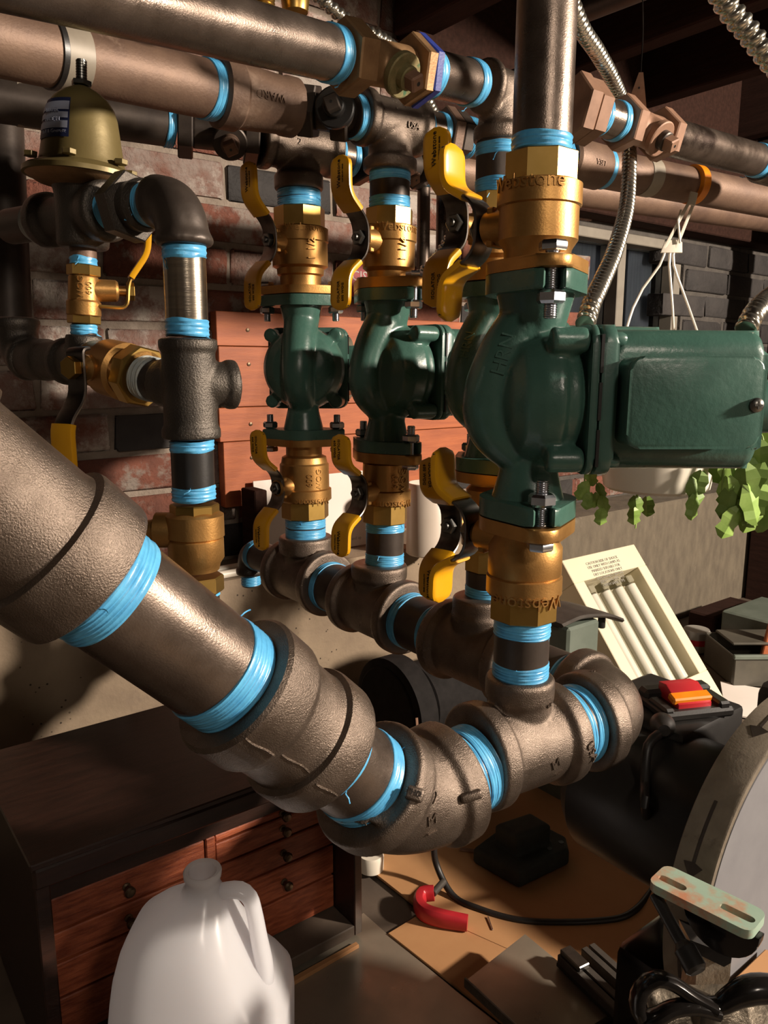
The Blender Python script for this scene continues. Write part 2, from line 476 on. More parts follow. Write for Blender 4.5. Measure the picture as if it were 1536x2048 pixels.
def brickwork(wall, x0, x1, z0, z1, mats, holes=(), depth_=.05):
    """individual bricks, proud of the mortar, in running bond; four shared meshes"""
    L, H, J = .203, .057, .0105
    kinds = []
    for k in range(4):
        mb = MB(); mb.box(0, 0, 0, L, depth_, H, bev=.004, seg=2)
        for v in mb.b.verts:
            v.co += Vector((random.uniform(-.003, .003), random.uniform(-.004, .002) if v.co.y < 0 else 0, random.uniform(-.002, .002)))
        kinds.append(mb.mesh('brick', 50))
    half = []
    mb = MB(); mb.box(0, 0, 0, L / 2 - J / 2, depth_, H, bev=.003); half.append(mb.mesh('brick', 50))
    variants = {}
    row = 0; z = z0 + H / 2
    while z < z1:
        x = x0 - (L + J) / 2 * (row % 2)
        while x < x1 + L / 2:
            cx = x + L / 2; skip = False
            for (a, b, c, d) in holes:
                if a - L / 2 - .002 < cx < b + L / 2 + .002 and c - H / 2 < z < d + H / 2: skip = True
            if not skip:
                m = random.choices(mats[0], mats[1])[0]; k = random.randrange(4); key = (m.name, k)
                if key not in variants:
                    me = kinds[k].copy(); me.materials.clear(); me.materials.append(m); variants[key] = me
                o = part(wall, 'brick', variants[key], m)
                o.location = (cx, YW + depth_ / 2 + random.uniform(-.002, .004), z)
                o.rotation_euler = (random.uniform(-.01, .01), random.uniform(-.012, .012), random.uniform(-.012, .012))
            x += L + J
        z += H + J; row += 1

# mortar bed behind the bricks: left part, then round the window opening
XE = .965                                # bright brick ends here at the joist pocket
WX0, WX1, WZ0, WZ1 = 1.47, 1.985, 1.42, 1.83
wl = bpy.data.objects.new('wall_back', None); COL.objects.link(wl); wl['kind'] = 'structure'
mb = MB()
mb.box((-.6 + WX0) / 2, YW + .0805, 1.65, WX0 + .6, .15, 1.2)
struct('mortar_bed', mb, M_mortar, wl)
mb = MB()
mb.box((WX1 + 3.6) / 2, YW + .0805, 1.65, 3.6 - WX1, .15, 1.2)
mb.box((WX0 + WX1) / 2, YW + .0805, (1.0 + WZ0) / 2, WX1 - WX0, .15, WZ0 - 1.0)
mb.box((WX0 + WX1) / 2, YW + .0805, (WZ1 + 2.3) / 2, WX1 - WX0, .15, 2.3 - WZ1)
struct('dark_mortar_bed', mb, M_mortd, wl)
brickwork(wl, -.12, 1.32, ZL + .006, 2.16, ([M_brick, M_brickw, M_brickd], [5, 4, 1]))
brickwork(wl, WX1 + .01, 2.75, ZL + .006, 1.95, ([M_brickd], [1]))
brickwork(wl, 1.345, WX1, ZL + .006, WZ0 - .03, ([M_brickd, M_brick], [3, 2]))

mb = MB(); mb.box(.325, YC + .2, (ZT - .3 + ZL) / 2, 1.85, .40, ZL - ZT + .3, bev=.006)
struct('wall_foundation', mb, M_conc)
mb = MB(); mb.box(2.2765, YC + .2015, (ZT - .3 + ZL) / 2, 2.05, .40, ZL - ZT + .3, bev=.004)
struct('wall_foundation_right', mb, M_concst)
mb = MB(); mb.box(1.2, .3, -.02, 7, 5, .04); struct('floor', mb, M_conc)
mb = MB(); mb.box(1.2, .3, ZJ + .215, 7, 5, .03); struct('ceiling', mb, M_sub)
# joists run towards the wall
for i, x in enumerate((-.02, .47, .966, 1.36, 1.655, 2.10, 2.5)):
    mb = MB(); w = .045 if x != .966 else .06
    mb.box(x + w / 2, .1, ZJ + .1, w, 2.26, .2, bev=.003); struct('trim_%d' % (i + 1), mb, M_joist)
# timbers along the wall above the window
for i, (z0, z1, y, m, x0) in enumerate(((1.845, 1.885, -.035, M_joist, 1.33), (1.886, 1.945, -.06, M_beamr, 1.33), (1.975, 2.3, -.03, M_joist, .985))):
    mb = MB(); mb.box((x0 + 3.2) / 2, YW + y / 2, (z0 + z1) / 2, 3.2 - x0, .05 - y, z1 - z0, bev=.003)
    struct('trim_%d' % (i + 8), mb, m)
# dark post at the far right
a = on(1, YC - .02, 1500, 1150)
mb = MB(); mb.box(a.x + .05, YC - .05, 1.45, .1, .08, 1.4, bev=.003); struct('trim_11', mb, M_joist)
# side and rear of the cellar, out of view
mb = MB(); mb.box(-1.9, .1, 1.2, .1, 5, 2.6); struct('wall_left', mb, M_mortd)
mb = MB(); mb.box(3.9, .1, 1.2, .1, 5, 2.6); struct('wall_right', mb, M_sub)
mb = MB(); mb.box(1, -2.2, 1.2, 7, .1, 2.6); struct('wall_rear', mb, M_mortd)

# window
wi = bpy.data.objects.new('window_1', None); COL.objects.link(wi); wi['kind'] = 'structure'; wi.location = ((WX0 + WX1) / 2, YW + .04, WZ0)
hw = (WX1 - WX0) / 2; hh = WZ1 - WZ0
mb = MB(); mb.box(0, 0, hh - .012, 2 * hw, .07, .024, bev=.002); part(wi, 'window_header', mb, M_frame)
mb = MB(); mb.box(0, 0, .012, 2 * hw, .09, .024, bev=.002); part(wi, 'window_sill', mb, M_frame)
for x in (-hw + .015, -.01, hw - .02):
    mb = MB(); mb.box(x, 0, hh / 2, .03, .06, hh - .048, bev=.002); part(wi, 'window_stile', mb, M_frame)
for x0, x1 in ((-hw + .03, -.025), (.005, hw - .035)):
    mb = MB(); mb.box((x0 + x1) / 2, .01, hh / 2, x1 - x0, .004, hh - .05); part(wi, 'window_pane', mb, M_glass)
    mb = MB(); mb.box(x0 + (x1 - x0) * .68, .035, hh / 2, (x1 - x0) * .5, .006, hh - .05); part(wi, 'curtain_panel', mb, M_curtain)
mb = MB(); mb.box(0, .09, hh / 2, 2 * hw, .01, hh); part(wi, 'shutter', mb, M_night)

# painted boards screwed to the brick behind the pumps
zs = [on(1, YW - .02, 450, y).z for y in (622, 692, 815, 884, 1016)]
xa, xb = on(1, YW - .02, 439, 800).x, 1.30
bd = thing('pump_backboard', 'red-brown painted plank backboard on the brick wall behind the pumps', 'board', T(xa, YW - .012, zs[-1]))
for i in range(4):
    z1, z0 = zs[i] - zs[-1], zs[i + 1] - zs[-1]
    mb = MB(); mb.box((xb - xa) / 2 + random.uniform(-.004, .004), 0, (z0 + z1) / 2, xb - xa, .022, z1 - z0 - .0012, bev=.0008)
    part(bd, 'plank', mb, M_plank)
for fx in (.05, .5):
    for z in zs[:-1]:
        mb = MB(); mb.lathe([(0, .0035), (.0015, .0032), (.002, .001)], frame((fx * (xb - xa) + .02, -.011, z - zs[-1] - .03), (0, -1, 0)), n=10)
        part(bd, 'nail_head', mb, M_knob)

# ================================================================== COLUMNS
K1 = 1.02
C1 = Column(613, 1152, K1, 598, 390)
C2 = Column(769, 1130, .895, 780, 345)
C3 = Column(975, 1195, .765, 997, 285)
C4 = Column(1042, 1310, .575, 1084, 270)
CL = Column(388, 990, .50, 368, 497)
PR = Column(170, 655, .52, 164, 250)
mE = P(1236, 1420, .645)
m1 = C1.a.copy()
MD = (mE - m1).normalized()
def near(col):
    """point of the manifold axis nearest to a column"""
    d = MD.copy(); d.z = 0; d.normalize(); w = col.a - m1; w.z = 0
    t = w.dot(d); return m1 + MD * (t / math.hypot(MD.x, MD.y))
m2, m3 = near(C2), near(C3)

def tee_mesh(R, Rc, ce, cl, rb, rbc, cb, cbl, X0=True):
    """tee about the origin: run along x, branch along z"""
    mb = MB(); MX = frame((0, 0, 0), (1, 0, 0))
    k = .0022
    mb.lathe([(-ce, Rc - k), (-ce + k, Rc), (-ce + cl - k, Rc), (-ce + cl + .002, R), (ce - cl - .002, R), (ce - cl + k, Rc), (ce - k, Rc), (ce, Rc - k)], MX, n=48)
    mb.lathe([(0, rb * .9), (cb - cbl - .003, rb), (cb - cbl, rbc), (cb - k, rbc), (cb, rbc - k)], I4, n=40)
    return mb
def tee(label, c, run, up, R, Rc, ce, cl, rb, rbc, cb, cbl, m=None, marks=(), group=None, name='pipe_tee'):
    z = Vector(up); x = Vector(run); x = (x - z * x.dot(z) / z.dot(z)).normalized()
    M = frame(c, z, x)
    t = thing(name, label, 'pipe fitting', M, group)
    part(t, 'tee_body', tee_mesh(R, Rc, ce, cl, rb, rbc, cb, cbl), m or M_cast, mods=fuse(.0017, 6))
    MX = frame((0, 0, 0), (1, 0, 0), (0, 0, 1))
    for s, sz, xx, an, rot, rr in marks:
        mb = wrap_text(s, sz, rr, MX, an, xx, .0007, rot); part(t, 'raised_mark', mb, m or M_cast)
    return t

def hull(pts):
    pts = sorted(set(pts)); lo, hi = [], []
    for L, seq in ((lo, pts), (hi, pts[::-1])):
        for p in seq:
            while len(L) > 1 and (L[-1][0] - L[-2][0]) * (p[1] - L[-2][1]) - (L[-1][1] - L[-2][1]) * (p[0] - L[-2][0]) <= 0: L.pop()
            L.append(p)
    return lo[:-1] + hi[:-1]
def oval(R, L, rl, slot=0., slotd=.016):
    pts = [(round(R * math.cos(a * PI / 24), 6), round(R * math.sin(a * PI / 24), 6)) for a in range(48)]
    for s in (-1, 1):
        pts += [(round(s * (L - rl) + rl * math.cos(a * PI / 12), 6), round(rl * math.sin(a * PI / 12), 6)) for a in range(24)]
    h = hull(pts)
    if not slot: return h
    right = sorted([p for p in h if p[0] > 0 and abs(p[1]) >= slot * 1.05], key=lambda p: math.atan2(p[1], p[0]))
    left = sorted([p for p in h if p[0] <= 0 and abs(p[1]) >= slot * 1.05], key=lambda p: math.atan2(p[1], -p[0]), reverse=True)
    arc = [(L - slotd + slot - slot * math.cos(a), slot * math.sin(a)) for a in [PI / 2 * k / 4 - PI / 2 for k in range(0, 9)]]
    xl = max(p[0] for p in right)
    notch = [(xl - .002, -slot)] + [(x, y) for x, y in arc] + [(xl - .002, slot)]
    lower = [p for p in right if p[1] < 0]; upper = [p for p in right if p[1] > 0]
    nl = [(-x, y) for x, y in reversed(notch)]
    lu = [p for p in left if p[1] > 0]; ll = [p for p in left if p[1] < 0]
    return lower + notch + upper + lu + nl + ll

# bolts -------------------------------------------------------------
def bolt_mesh(L, r=.0046):
    """head above z=0, threaded shank down to -L"""
    mb = MB(); mb.hexp(0, .0062, r * 1.72, n=6, ch=.14)
    prof = [(0, r)]; z = 0
    while z > -L + .001:
        prof += [(z - .0005, r), (z - .00095, r * .86), (z - .0013, r * .86)]; z -= .0014
    prof += [(-L, r * .75)]
    mb.lathe(prof, n=18); return mb.mesh('flange_bolt', 40)
def nut_mesh(r=.0046):
    mb = MB(); mb.hexp(-.0042, .0042, r * 1.75, n=6, ch=.22); return mb.mesh('nut', 25)
NUT = nut_mesh()

# levers -------------------------------------------------------------
def lever(par, s0, zc, half=.079, out=.024, w=.0115, M=I4, printed=('Webstone', 'ISOLATOR'), flip=1, text=True, m_grip=None):
    """double wing lever: flat steel strip bowed away from the valve, vinyl grip on both ends.
    local frame: +s = x (away from the valve), z = up, y = width"""
    hub = .016; bend = half * .52
    def path(sg): return [(s0, 0, sg * .0), (s0, 0, sg * hub), (s0 + out, 0, sg * bend), (s0 + out + .001, 0, sg * half)]
    mid = [(s0 + out + .001, 0, -half + .004), (s0 + out, 0, -bend), (s0, 0, -hub), (s0, 0, hub), (s0 + out, 0, bend), (s0 + out + .001, 0, half - .004)]
    pts = dens(fillet([Vector(p) + Vector((0, 0, zc)) for p in mid], .012, 5), .004)
    mb = MB(); mb.sweep(pts, w, .0014, wdir=(0, 1, 0), M=M, k=12, expo=6)
    lv = part(par, 'lever', mb, M_lever, 'steel strip lever, bowed away from the valve')
    for sg in (1, -1):
        pp = fillet([Vector((s0 + out * .42, 0, sg * (hub + (bend - hub) * .42))), Vector((s0 + out, 0, sg * bend)), Vector((s0 + out + .001, 0, sg * half))], .014, 6)
        pp = dens([p + Vector((0, 0, zc)) for p in pp], .003)
        n = len(pp); ws, ts = [], []
        L = sum((pp[i + 1] - pp[i]).length for i in range(n - 1)); acc = 0
        for i in range(n):
            if i: acc += (pp[i] - pp[i - 1]).length
            e = min(1., (L - acc) / .010); e = math.sqrt(max(.0, 1 - (1 - e) ** 2)) * .8 + .2
            ws.append((w + .0016) * (e if i < n - 1 else .25)); ts.append(.0034 * (min(1, .45 + e * .55) if i < n - 1 else .3))
        mb = MB(); mb.sweep(pp, ws, ts, wdir=(0, 1, 0), M=M, k=16, expo=4.5)
        g = part(lv, 'grip', mb, m_grip or M_yellow, 'yellow vinyl grip')
        if text:
            zt = zc + sg * (half + bend) / 2
            s = printed[0] if sg == flip else printed[1]
            X = M @ Matrix(((0, 0, 1, s0 + out + .0042), (0, 1, 0, 0), (-1, 0, 0, zt), (0, 0, 0, 1)))
            X = M @ Matrix(((0, 0, 1, s0 + out + .0043), (1, 0, 0, 0.0), (0, 1, 0, zt), (0, 0, 0, 1))) @ Matrix.Rotation(flip * PI / 2, 4, 'Z')
            tb = flat_text(s, .0062 if sg == flip else .0046, X)
            if sg != flip:
                v, f = text_geo('600 WOG', .0042, .0002); tb.add(v, f, X @ T(0, -.006, 0))
            else:
                v, f = text_geo('MASTERFLOW SERIES', .0018, .0002); tb.add(v, f, X @ T(0, -.0052, 0))
            # printing is part of the grip: joined as its own black-inked part of the lever
            part(lv, 'printed_lettering', tb, M_print)
    nb = MB(); nb.hexp(s0 + .001, s0 + .0075, .0068, M @ frame((0, 0, zc), (1, 0, 0)), ch=.15)
    nb.lathe([(s0 + .0075, .0036), (s0 + .0105, .0034), (s0 + .011, .002)], M @ frame((0, 0, zc), (1, 0, 0)), n=14)
    part(lv, 'lever_nut', nb, M_zincdk, 'dull steel lever nut')
    return lv

def valve(col, label, ybody, yhex, hexhw, yfl, flR, flL, motor_dir, ystem, stem_dir, up, s0=.046, texts=(), group=None, levk=1., out=.024, half=.079, printed=('Webstone', 'ISOLATOR'), boss=.0125):
    """flanged brass isolation valve read off a column. up=True: hex end on top."""
    pr = col.prof(ybody); zh = [col.z(y, hexhw) for y in yhex]; zf = [col.z(y) for y in yfl]
    zs = col.z(ystem); M = col.frame(zs); Mi = M.inverted()
    t = thing('flanged_ball_valve', label, 'valve', M, group)
    mb = MB(); mb.lathe(shift(pr, zs), n=56)
    Ms = frame((0, 0, 0), Mi.to_3x3() @ Vector(stem_dir), (0, 0, 1))
    rb = max(r for z, r in pr)
    mb.lathe([(0, boss), (rb + .004, boss), (rb + .012, boss * .92), (rb + .014, boss * .7), (s0 - .002, boss * .62)], Ms, n=28)
    mb.box(0, 0, rb + .006, boss * 2.1, boss * 1.3, .006, Ms, bev=.001)
    part(t, 'valve_body', mb, M_brass, ang=30)
    mb = MB(); mb.hexp(min(zh) - zs, max(zh) - zs, col.r(hexhw, zh[0]) * .97, n=8, rot=.25, ch=.03); part(t, 'hex_end', mb, M_brassm, 'bright machined octagonal end', ang=20)
    # flange, bolt line square to the pump motor
    md = Vector(motor_dir); md.z = 0; xd = md.normalized().cross(ZV)
    Mf = frame((0, 0, (zf[0] + zf[1]) / 2 - zs), (0, 0, 1), Mi.to_3x3() @ xd)
    th = abs(zf[0] - zf[1]) / 2
    mb = MB(); mb.prism(oval(flR, flL, .0135), -th, th, Mf, bev=.002); part(t, 'flange', mb, M_brass)
    for s, sz, y, ang, rot in texts:
        z = col.z(y); k = min(range(len(pr)), key=lambda i: abs(pr[i][0] - z)); rr = max(r for zz, r in pr if abs(zz - z) < .014)
        mb = wrap_text(s, sz, rr, I4, ang, z - zs, .0008, rot); part(t, 'cast_lettering', mb, M_brass)
    Ml = Matrix.Identity(4); sx = (Mi.to_3x3() @ Vector(stem_dir)); sx.z = 0; sx.normalize()
    Ml = Matrix(((sx.x, -sx.y, 0, 0), (sx.y, sx.x, 0, 0), (0, 0, 1, 0), (0, 0, 0, 1)))
    lever(t, s0, 0, half=half, out=out, M=Ml, flip=1 if up else -1, printed=printed)
    return t, zf

# ------------------------------------------------------------------ pump
def pump(col, label, ytop, ybot, yaw, Hm=.0485, Lm=.115, seen_box=True, group=None, scale=1., letters=False, flR=.034, flL=.0535, bolts=(1, 1), ftop=.0125, p0=.034):
    """inline circulator read off a column: local z up, y along the motor, x = bolt line"""
    zt, zb = col.z(ytop), col.z(ybot); zc = (zt + zb) / 2; H = (zt - zb) / 2
    md = RT * math.sin(yaw) + HD * math.cos(yaw); xd = md.cross(ZV)
    M = frame(col.a + col.ax * zc, col.ax, xd)
    t = thing('circulator_pump', label, 'pump', M, group)
    k = scale
    mb = MB()
    My = frame((0, 0, 0), (0, 1, 0), (1, 0, 0))
    # volute: flat bowl with a domed front, ridge tube from the top flange bowing out over the front
    mb.lathe([(-.026 * k, .010 * k), (-.025 * k, .022 * k), (-.020 * k, .034 * k), (-.012 * k, .0445 * k), (0, .050 * k), (p0 * .42, .052 * k), (p0 * .55, .0485 * k), (p0 * .82, .0485 * k), (p0 * .88, .044 * k), (p0 + .003, .044 * k)], My, n=56)
    ridge = spline([(0, 0, H - .008), (0, -.004, H * .66), (0, -.020, H * .34), (0, -.030, 0), (0, -.026, -H * .26), (0, -.008, -H * .46)], .004)
    n = len(ridge)
    mb.sweep(ridge, [.0215 - .004 * i / n for i in range(n)], [.0205 - .004 * i / n for i in range(n)], wdir=(1, 0, 0), k=24)
    low = spline([(0, 0, -H + .008), (0, .001, -H * .62), (0, .006, -H * .28)], .004)
    mb.sweep(low, .0195, [.0195] * len(low), wdir=(1, 0, 0), k=24)
    mb.lathe([(H * .55, .020), (H - .014, .026), (H - .004, .028)], n=32)
    mb.lathe([(-H + .004, .028), (-H + .014, .025), (-H * .55, .019)], n=32)
    for sx in (-1, 1):
        for sz in (-1, 1):
            mb.lathe([(.002, .0085), (p0 - .002, .0085), (p0, .006)], frame((sx * .041 * k, 0, sz * .041 * k), (0, 1, 0)), n=18)
            mb.sweep([(sx * .03 * k, p0 * .55, sz * .03 * k), (sx * .041 * k, p0 * .55, sz * .041 * k)], .008, p0 * .3, wdir=(0, 0, 1), k=10)
    part(t, 'volute', mb, M_green, mods=fuse(.0017, 7))
    for s, z in ((1, H), (-1, -H)):
        mb = MB(); mb.prism(oval(flR, flL, .014, slot=.0055), z - (ftop if s > 0 else 0), z + (0 if s > 0 else ftop), I4, bev=.0022)
        part(t, 'slotted_flange', mb, M_green)
    # motor plate with slots, housing, terminal box
    q = .0515 * k
    def rr(a, b, r, n=6):
        o = []
        for cx, cy, a0 in ((a - r, b - r, 0), (-a + r, b - r, 90), (-a + r, -b + r, 180), (a - r, -b + r, 270)):
            o += [(cx + r * math.cos(math.radians(a0 + 90 * i / n)), cy + r * math.sin(math.radians(a0 + 90 * i / n))) for i in range(n + 1)]
        return o
    mb = MB(); mb.prism(rr(q, q, .012), p0, p0 + .005, My, bev=.0018); part(t, 'motor_plate', mb, M_greenl)
    mb = MB(); mb.prism(rr(q, q, .012), p0 + .0065, p0 + .017, My, bev=.003); part(t, 'motor_end_ring', mb, M_greenl)
    for x in (-1, 1):
        for i in (-1, 0, 1):
            mb = MB(); mb.box(x * (q - .0006), p0 + .006, i * .03, .004, .002, .024); part(t, 'vent_slot', mb, M_blackp)
    Hh = Hm
    mb = MB(); mb.prism(rr(Hh * .86, Hh, .016), p0 + .015, p0 + .016 + Lm, My, bev=.009, seg=4); part(t, 'motor_housing', mb, M_green)
    for sx in (-1, 1):
        for sz in (-1, 1):
            mb = MB(); mb.lathe([(p0 + .017, .0045), (p0 + .021, .0045), (p0 + .0235, .003)], frame((sx * (q - .009), 0, sz * (q - .009)), (0, 1, 0)), n=12)
            part(t, 'cap_screw', mb, M_greenl)
    bx = MB()
    Mb = frame((Hh * .86 - .004, p0 + .017 + Lm * .42 + .001, 0), (1, 0, 0), (0, 1, 0))
    bx.prism(rr(Lm * .405, Hh * .605, .007), 0, .026, Mb, bev=.002); b = part(t, 'terminal_box', bx, M_greenl)
    cv = MB(); cv.prism(rr(Lm * .415, Hh * .62, .009), .026, .0302, Mb, bev=.0018, seg=3); part(b, 'box_cover', cv, M_green, 'textured green cover plate')
    sc = MB(); ms = Mb @ T(Lm * .37, -.001, .0302)
    sc.lathe([(0, .0046), (.0015, .0045), (.003, .003), (.0034, .001)], ms, n=18)
    sc.box(0, 0, .0034, .005, .0011, .0006, ms); sc.box(0, 0, .0034, .0011, .005, .0006, ms)
    part(b, 'cover_screw', sc, M_zincdk, 'round-head cross screw')
    en = MB(); en.lathe([(0, .018), (.012, .018), (.014, .015), (.022, .015), (.023, .011)], frame((.020, p0 + .016 + Lm, -.004), (0, 1, 0)), n=28)
    part(t, 'cable_entry', en, M_greenl)
    # bolts
    bm_u = bolt_mesh(.041)
    for s in (1, -1):
        for sx in (-1, 1):
            if s > 0: Mz = T(sx * .043, 0, zt - zc + .0105)
            else: Mz = T(sx * .043, 0, zb - zc - .0105) @ Matrix.Rotation(PI, 4, 'X')
            o = part(t, 'flange_bolt', bm_u, M_zinc, 'zinc plated bolt', M=Mz)
            part(o, 'nut', NUT, M_zinc, M=T(0, 0, -.0276))
    return t, M, H

N4 = -RT * .74 + HD * .67
NX = (-XV * math.cos(.20) - YV * math.sin(.20))                                                   # the valve stems all point back along the pipes
A1, A2, A3, A4 = math.radians(6), math.radians(52), math.radians(70), math.radians(88)
def mdir(a): return RT * math.sin(a) + HD * math.cos(a)

pump(C1, 'green circulator pump farthest left, seen square from its front', 592, 877, A1)
pump(C2, 'green circulator pump second from the left, motor turned away to the right', 581, 901, A2)
pump(C3, 'green circulator pump mostly hidden behind the big near pump', 569, 938, A3, scale=1.0)
p4, M4, H4 = pump(C4, 'large near green circulator pump with its motor to the right', 553, 1027, A4, scale=.94, Hm=.046, Lm=.102, p0=.027)

p3 = [o for o in S.objects if o.get('label', '').startswith('green circulator pump mostly')][0]
mark(p4, 1008, 708, 'HRN', .0135, 1.28, M_green, .0006); mark(p3, 934, 690, 'HRN', .0120, 1.28, M_green, .0006)
ISO = ('Webstone', 'ISOLATOR')
valve(C1, 'brass valve 1 1/2 above the farthest left pump', [(447, 52), (449, 57), (476, 57), (479, 55), (527, 55), (533, 47), (545, 46), (549, 41), (576, 40)], (407, 449), 49, (574, 590), .034, .0545, mdir(A1), 490, NX, True,
      texts=[('Webstone', .0125, 463, -1.25, 0), ('1 1/2', .013, 505, -1.05, PI / 2)], out=.029, half=.081, s0=.047)
valve(C2, 'brass valve 1 1/4 above the second pump from the left', [(444, 50), (446, 55), (476, 55), (479, 52), (531, 52), (540, 43), (558, 42)], (409, 447), 46, (560, 580), .034, .0545, mdir(A2), 487, NX, True,
      texts=[('Webstone', .0125, 462, -1.15, 0), ('1 1/4', .012, 505, -1.0, PI / 2)], out=.029, half=.074, s0=.044)
valve(C3, 'brass valve above the mostly hidden pump, its lever printed with a name', [(420, 48), (423, 55), (452, 55), (455, 52), (505, 52), (515, 44), (545, 42)], (378, 422), 50, (545, 566), .034, .0545, mdir(A3), 466, NX, True, out=.029, half=.070, s0=.060)
valve(C4, 'biggest nearest brass valve above the large near pump', [(349, 76), (352, 84), (397, 84), (401, 79), (470, 79), (492, 67), (527, 65)], (290, 352), 72, (527, 552), .034, .0545, mdir(A4), 445, N4, True,
      texts=[('Webstone', .0130, 377, -2.15, 0)], out=.029, half=.062, s0=.044)
valve(C1, 'upside-down brass valve under the farthest left pump', [(887, 36), (913, 36), (918, 44), (930, 46), (934, 49), (982, 49), (985, 53), (1006, 53), (1009, 48)], (1006, 1043), 45, (876, 890), .034, .0545, mdir(A1), 968, NX, False,
      texts=[('Webstone', .0115, 996, -1.15, PI), ('600', .011, 955, -1.25, PI / 2), ('WOG', .011, 955, -.85, PI / 2)], out=.029, half=.074, s0=.045)
valve(C2, 'upside-down brass valve under the second pump from the left', [(915, 38), (925, 38), (932, 46), (984, 47), (987, 51), (1012, 51), (1015, 46)], (1011, 1052), 43, (902, 921), .034, .0545, mdir(A2), 978, NX, False,
      texts=[('Webstone', .0115, 1001, -1.15, PI), ('600', .011, 957, -1.2, PI / 2), ('WOG', .011, 957, -.82, PI / 2)], out=.029, half=.066, s0=.043)
valve(C3, 'upside-down brass valve under the mostly hidden pump', [(958, 40), (975, 40), (985, 48), (1060, 50), (1063, 55), (1100, 55), (1103, 50)], (1100, 1150), 47, (940, 960), .034, .0545, mdir(A3), 1030, NX, False, out=.029, half=.064, s0=.062)
valve(C4, 'biggest nearest brass valve, upside down below the large near pump', [(1052, 62), (1088, 63), (1108, 73), (1162, 73), (1166, 71), (1170, 75), (1203, 75), (1208, 70)], (1206, 1254), 66, (1030, 1056), .034, .0545, mdir(A4), 1082, N4, False,
      texts=[('Webstone', .0135, 1187, -1.6, PI)], out=.030, half=.062, s0=.046)

# nipples above and below each pump
def nipple(col, label, y0, y1, hw, tapes, m=None, group=None, n=44):
    z0, z1 = col.z(y0, hw), col.z(y1, hw); r = col.r(hw, z0)
    M = col.frame(z1); t = thing('pipe_nipple', label, 'pipe', M, group)
    mb = MB(); mb.lathe(cyl(r * .985, 0, z0 - z1), n=n); part(t, 'pipe_wall', mb, m or M_pipedk)
    for a, b in tapes:
        tape(t, col.z(b, hw) - z1, col.z(a, hw) - z1, r)
    return t
nipple(C1, 'taped pipe nipple above the farthest left brass valve', 370, 408, 43, [(371, 388), (390, 408)])
nipple(C2, 'taped pipe nipple above the second brass valve from the left', 330, 410, 41, [(331, 355), (386, 410)])
nipple(C3, 'taped pipe nipple half hidden behind the near riser', 272, 382, 45, [(276, 302), (351, 382)], M_pipedk)
nipple(C4, 'near vertical riser pipe running up out of the picture', -170, 291, 62.5, [(256, 291)], M_pipe)
nipple(C1, 'taped pipe nipple under the farthest left pump', 1040, 1085, 40, [(1041, 1060), (1062, 1085)])
nipple(C2, 'dark taped pipe nipple under the second pump from the left', 1048, 1141, 38.5, [(1048, 1070), (1114, 1141)])
nipple(C3, 'taped pipe nipple under the mostly hidden pump', 1150, 1207, 45, [(1182, 1207)])
nipple(C4, 'dark taped pipe nipple under the biggest nearest brass valve', 1250, 1378, 56, [(1250, 1287), (1342, 1378)])

# ================================================================== FITTINGS
def elbow(label, c, d1, d2, e1, e2, R, Rc, cl, m=None, marks=(), name='pipe_elbow', voxel=.0017, cat='pipe fitting', Rc2=None):
    """bend about c with mouths at c+d1*e1 and c+d2*e2"""
    c, d1, d2 = Vector(c), Vector(d1).normalized(), Vector(d2).normalized()
    t = thing(name, label, cat, Matrix.Translation(c))
    mb = MB(); a, b = d1 * (e1 - cl * .4), d2 * (e2 - cl * .4)
    k = min(e1, e2)
    pts = []
    for i in range(15):
        s = i / 14; p = d1 * k * .95 * (1 - s) ** 2 + Vector((0, 0, 0)) * 2 * s * (1 - s) + d2 * k * .95 * s * s
        # rounder than the plain quadratic
        pts.append(p * 1.0 - (d1 + d2) * 0)
    pts = [a] + pts[1:-1] + [b]
    mb.sweep(pts, R, wdir=d1.cross(d2), k=40)
    for d, e, rr in ((d1, e1, Rc), (d2, e2, Rc2 or Rc)):
        mb.lathe([(e - cl - .002, R), (e - cl + .002, rr), (e - .002, rr), (e, rr - .002)], frame((0, 0, 0), d), n=44)
    part(t, 'elbow_body', mb, m or M_cast, mods=fuse(voxel, 6))
    for s, sz, Mx, rr in marks:
        part(t, 'raised_mark', wrap_text(s, sz, rr, Mx, 0, 0, .0008), m or M_cast)
    return t
def sleeve(label, a, b, prof, m=None, name='pipe_coupling', cat='pipe fitting', n=48, texts=(), xh=None, hexes=()):
    """turned fitting from a to b; prof = [(fraction, radius)]"""
    a, b = Vector(a), Vector(b); L = (b - a).length; M = frame(a, b - a, xh or ZV)
    t = thing(name, label, cat, M)
    if prof:
        mb = MB(); mb.lathe([(f * L, r) for f, r in prof], n=n); part(t, 'coupling_body', mb, m or M_cast)
    for f0, f1, r, mm in hexes:
        mb = MB(); mb.hexp(f0 * L, f1 * L, r, rot=.3); part(t, 'hex_end', mb, mm or m or M_cast, ang=20)
    for s, sz, f, ang, rot, rr in texts:
        part(t, 'raised_mark', wrap_text(s, sz, rr, I4, ang, f * L, .0007, rot), m or M_cast)
    return t
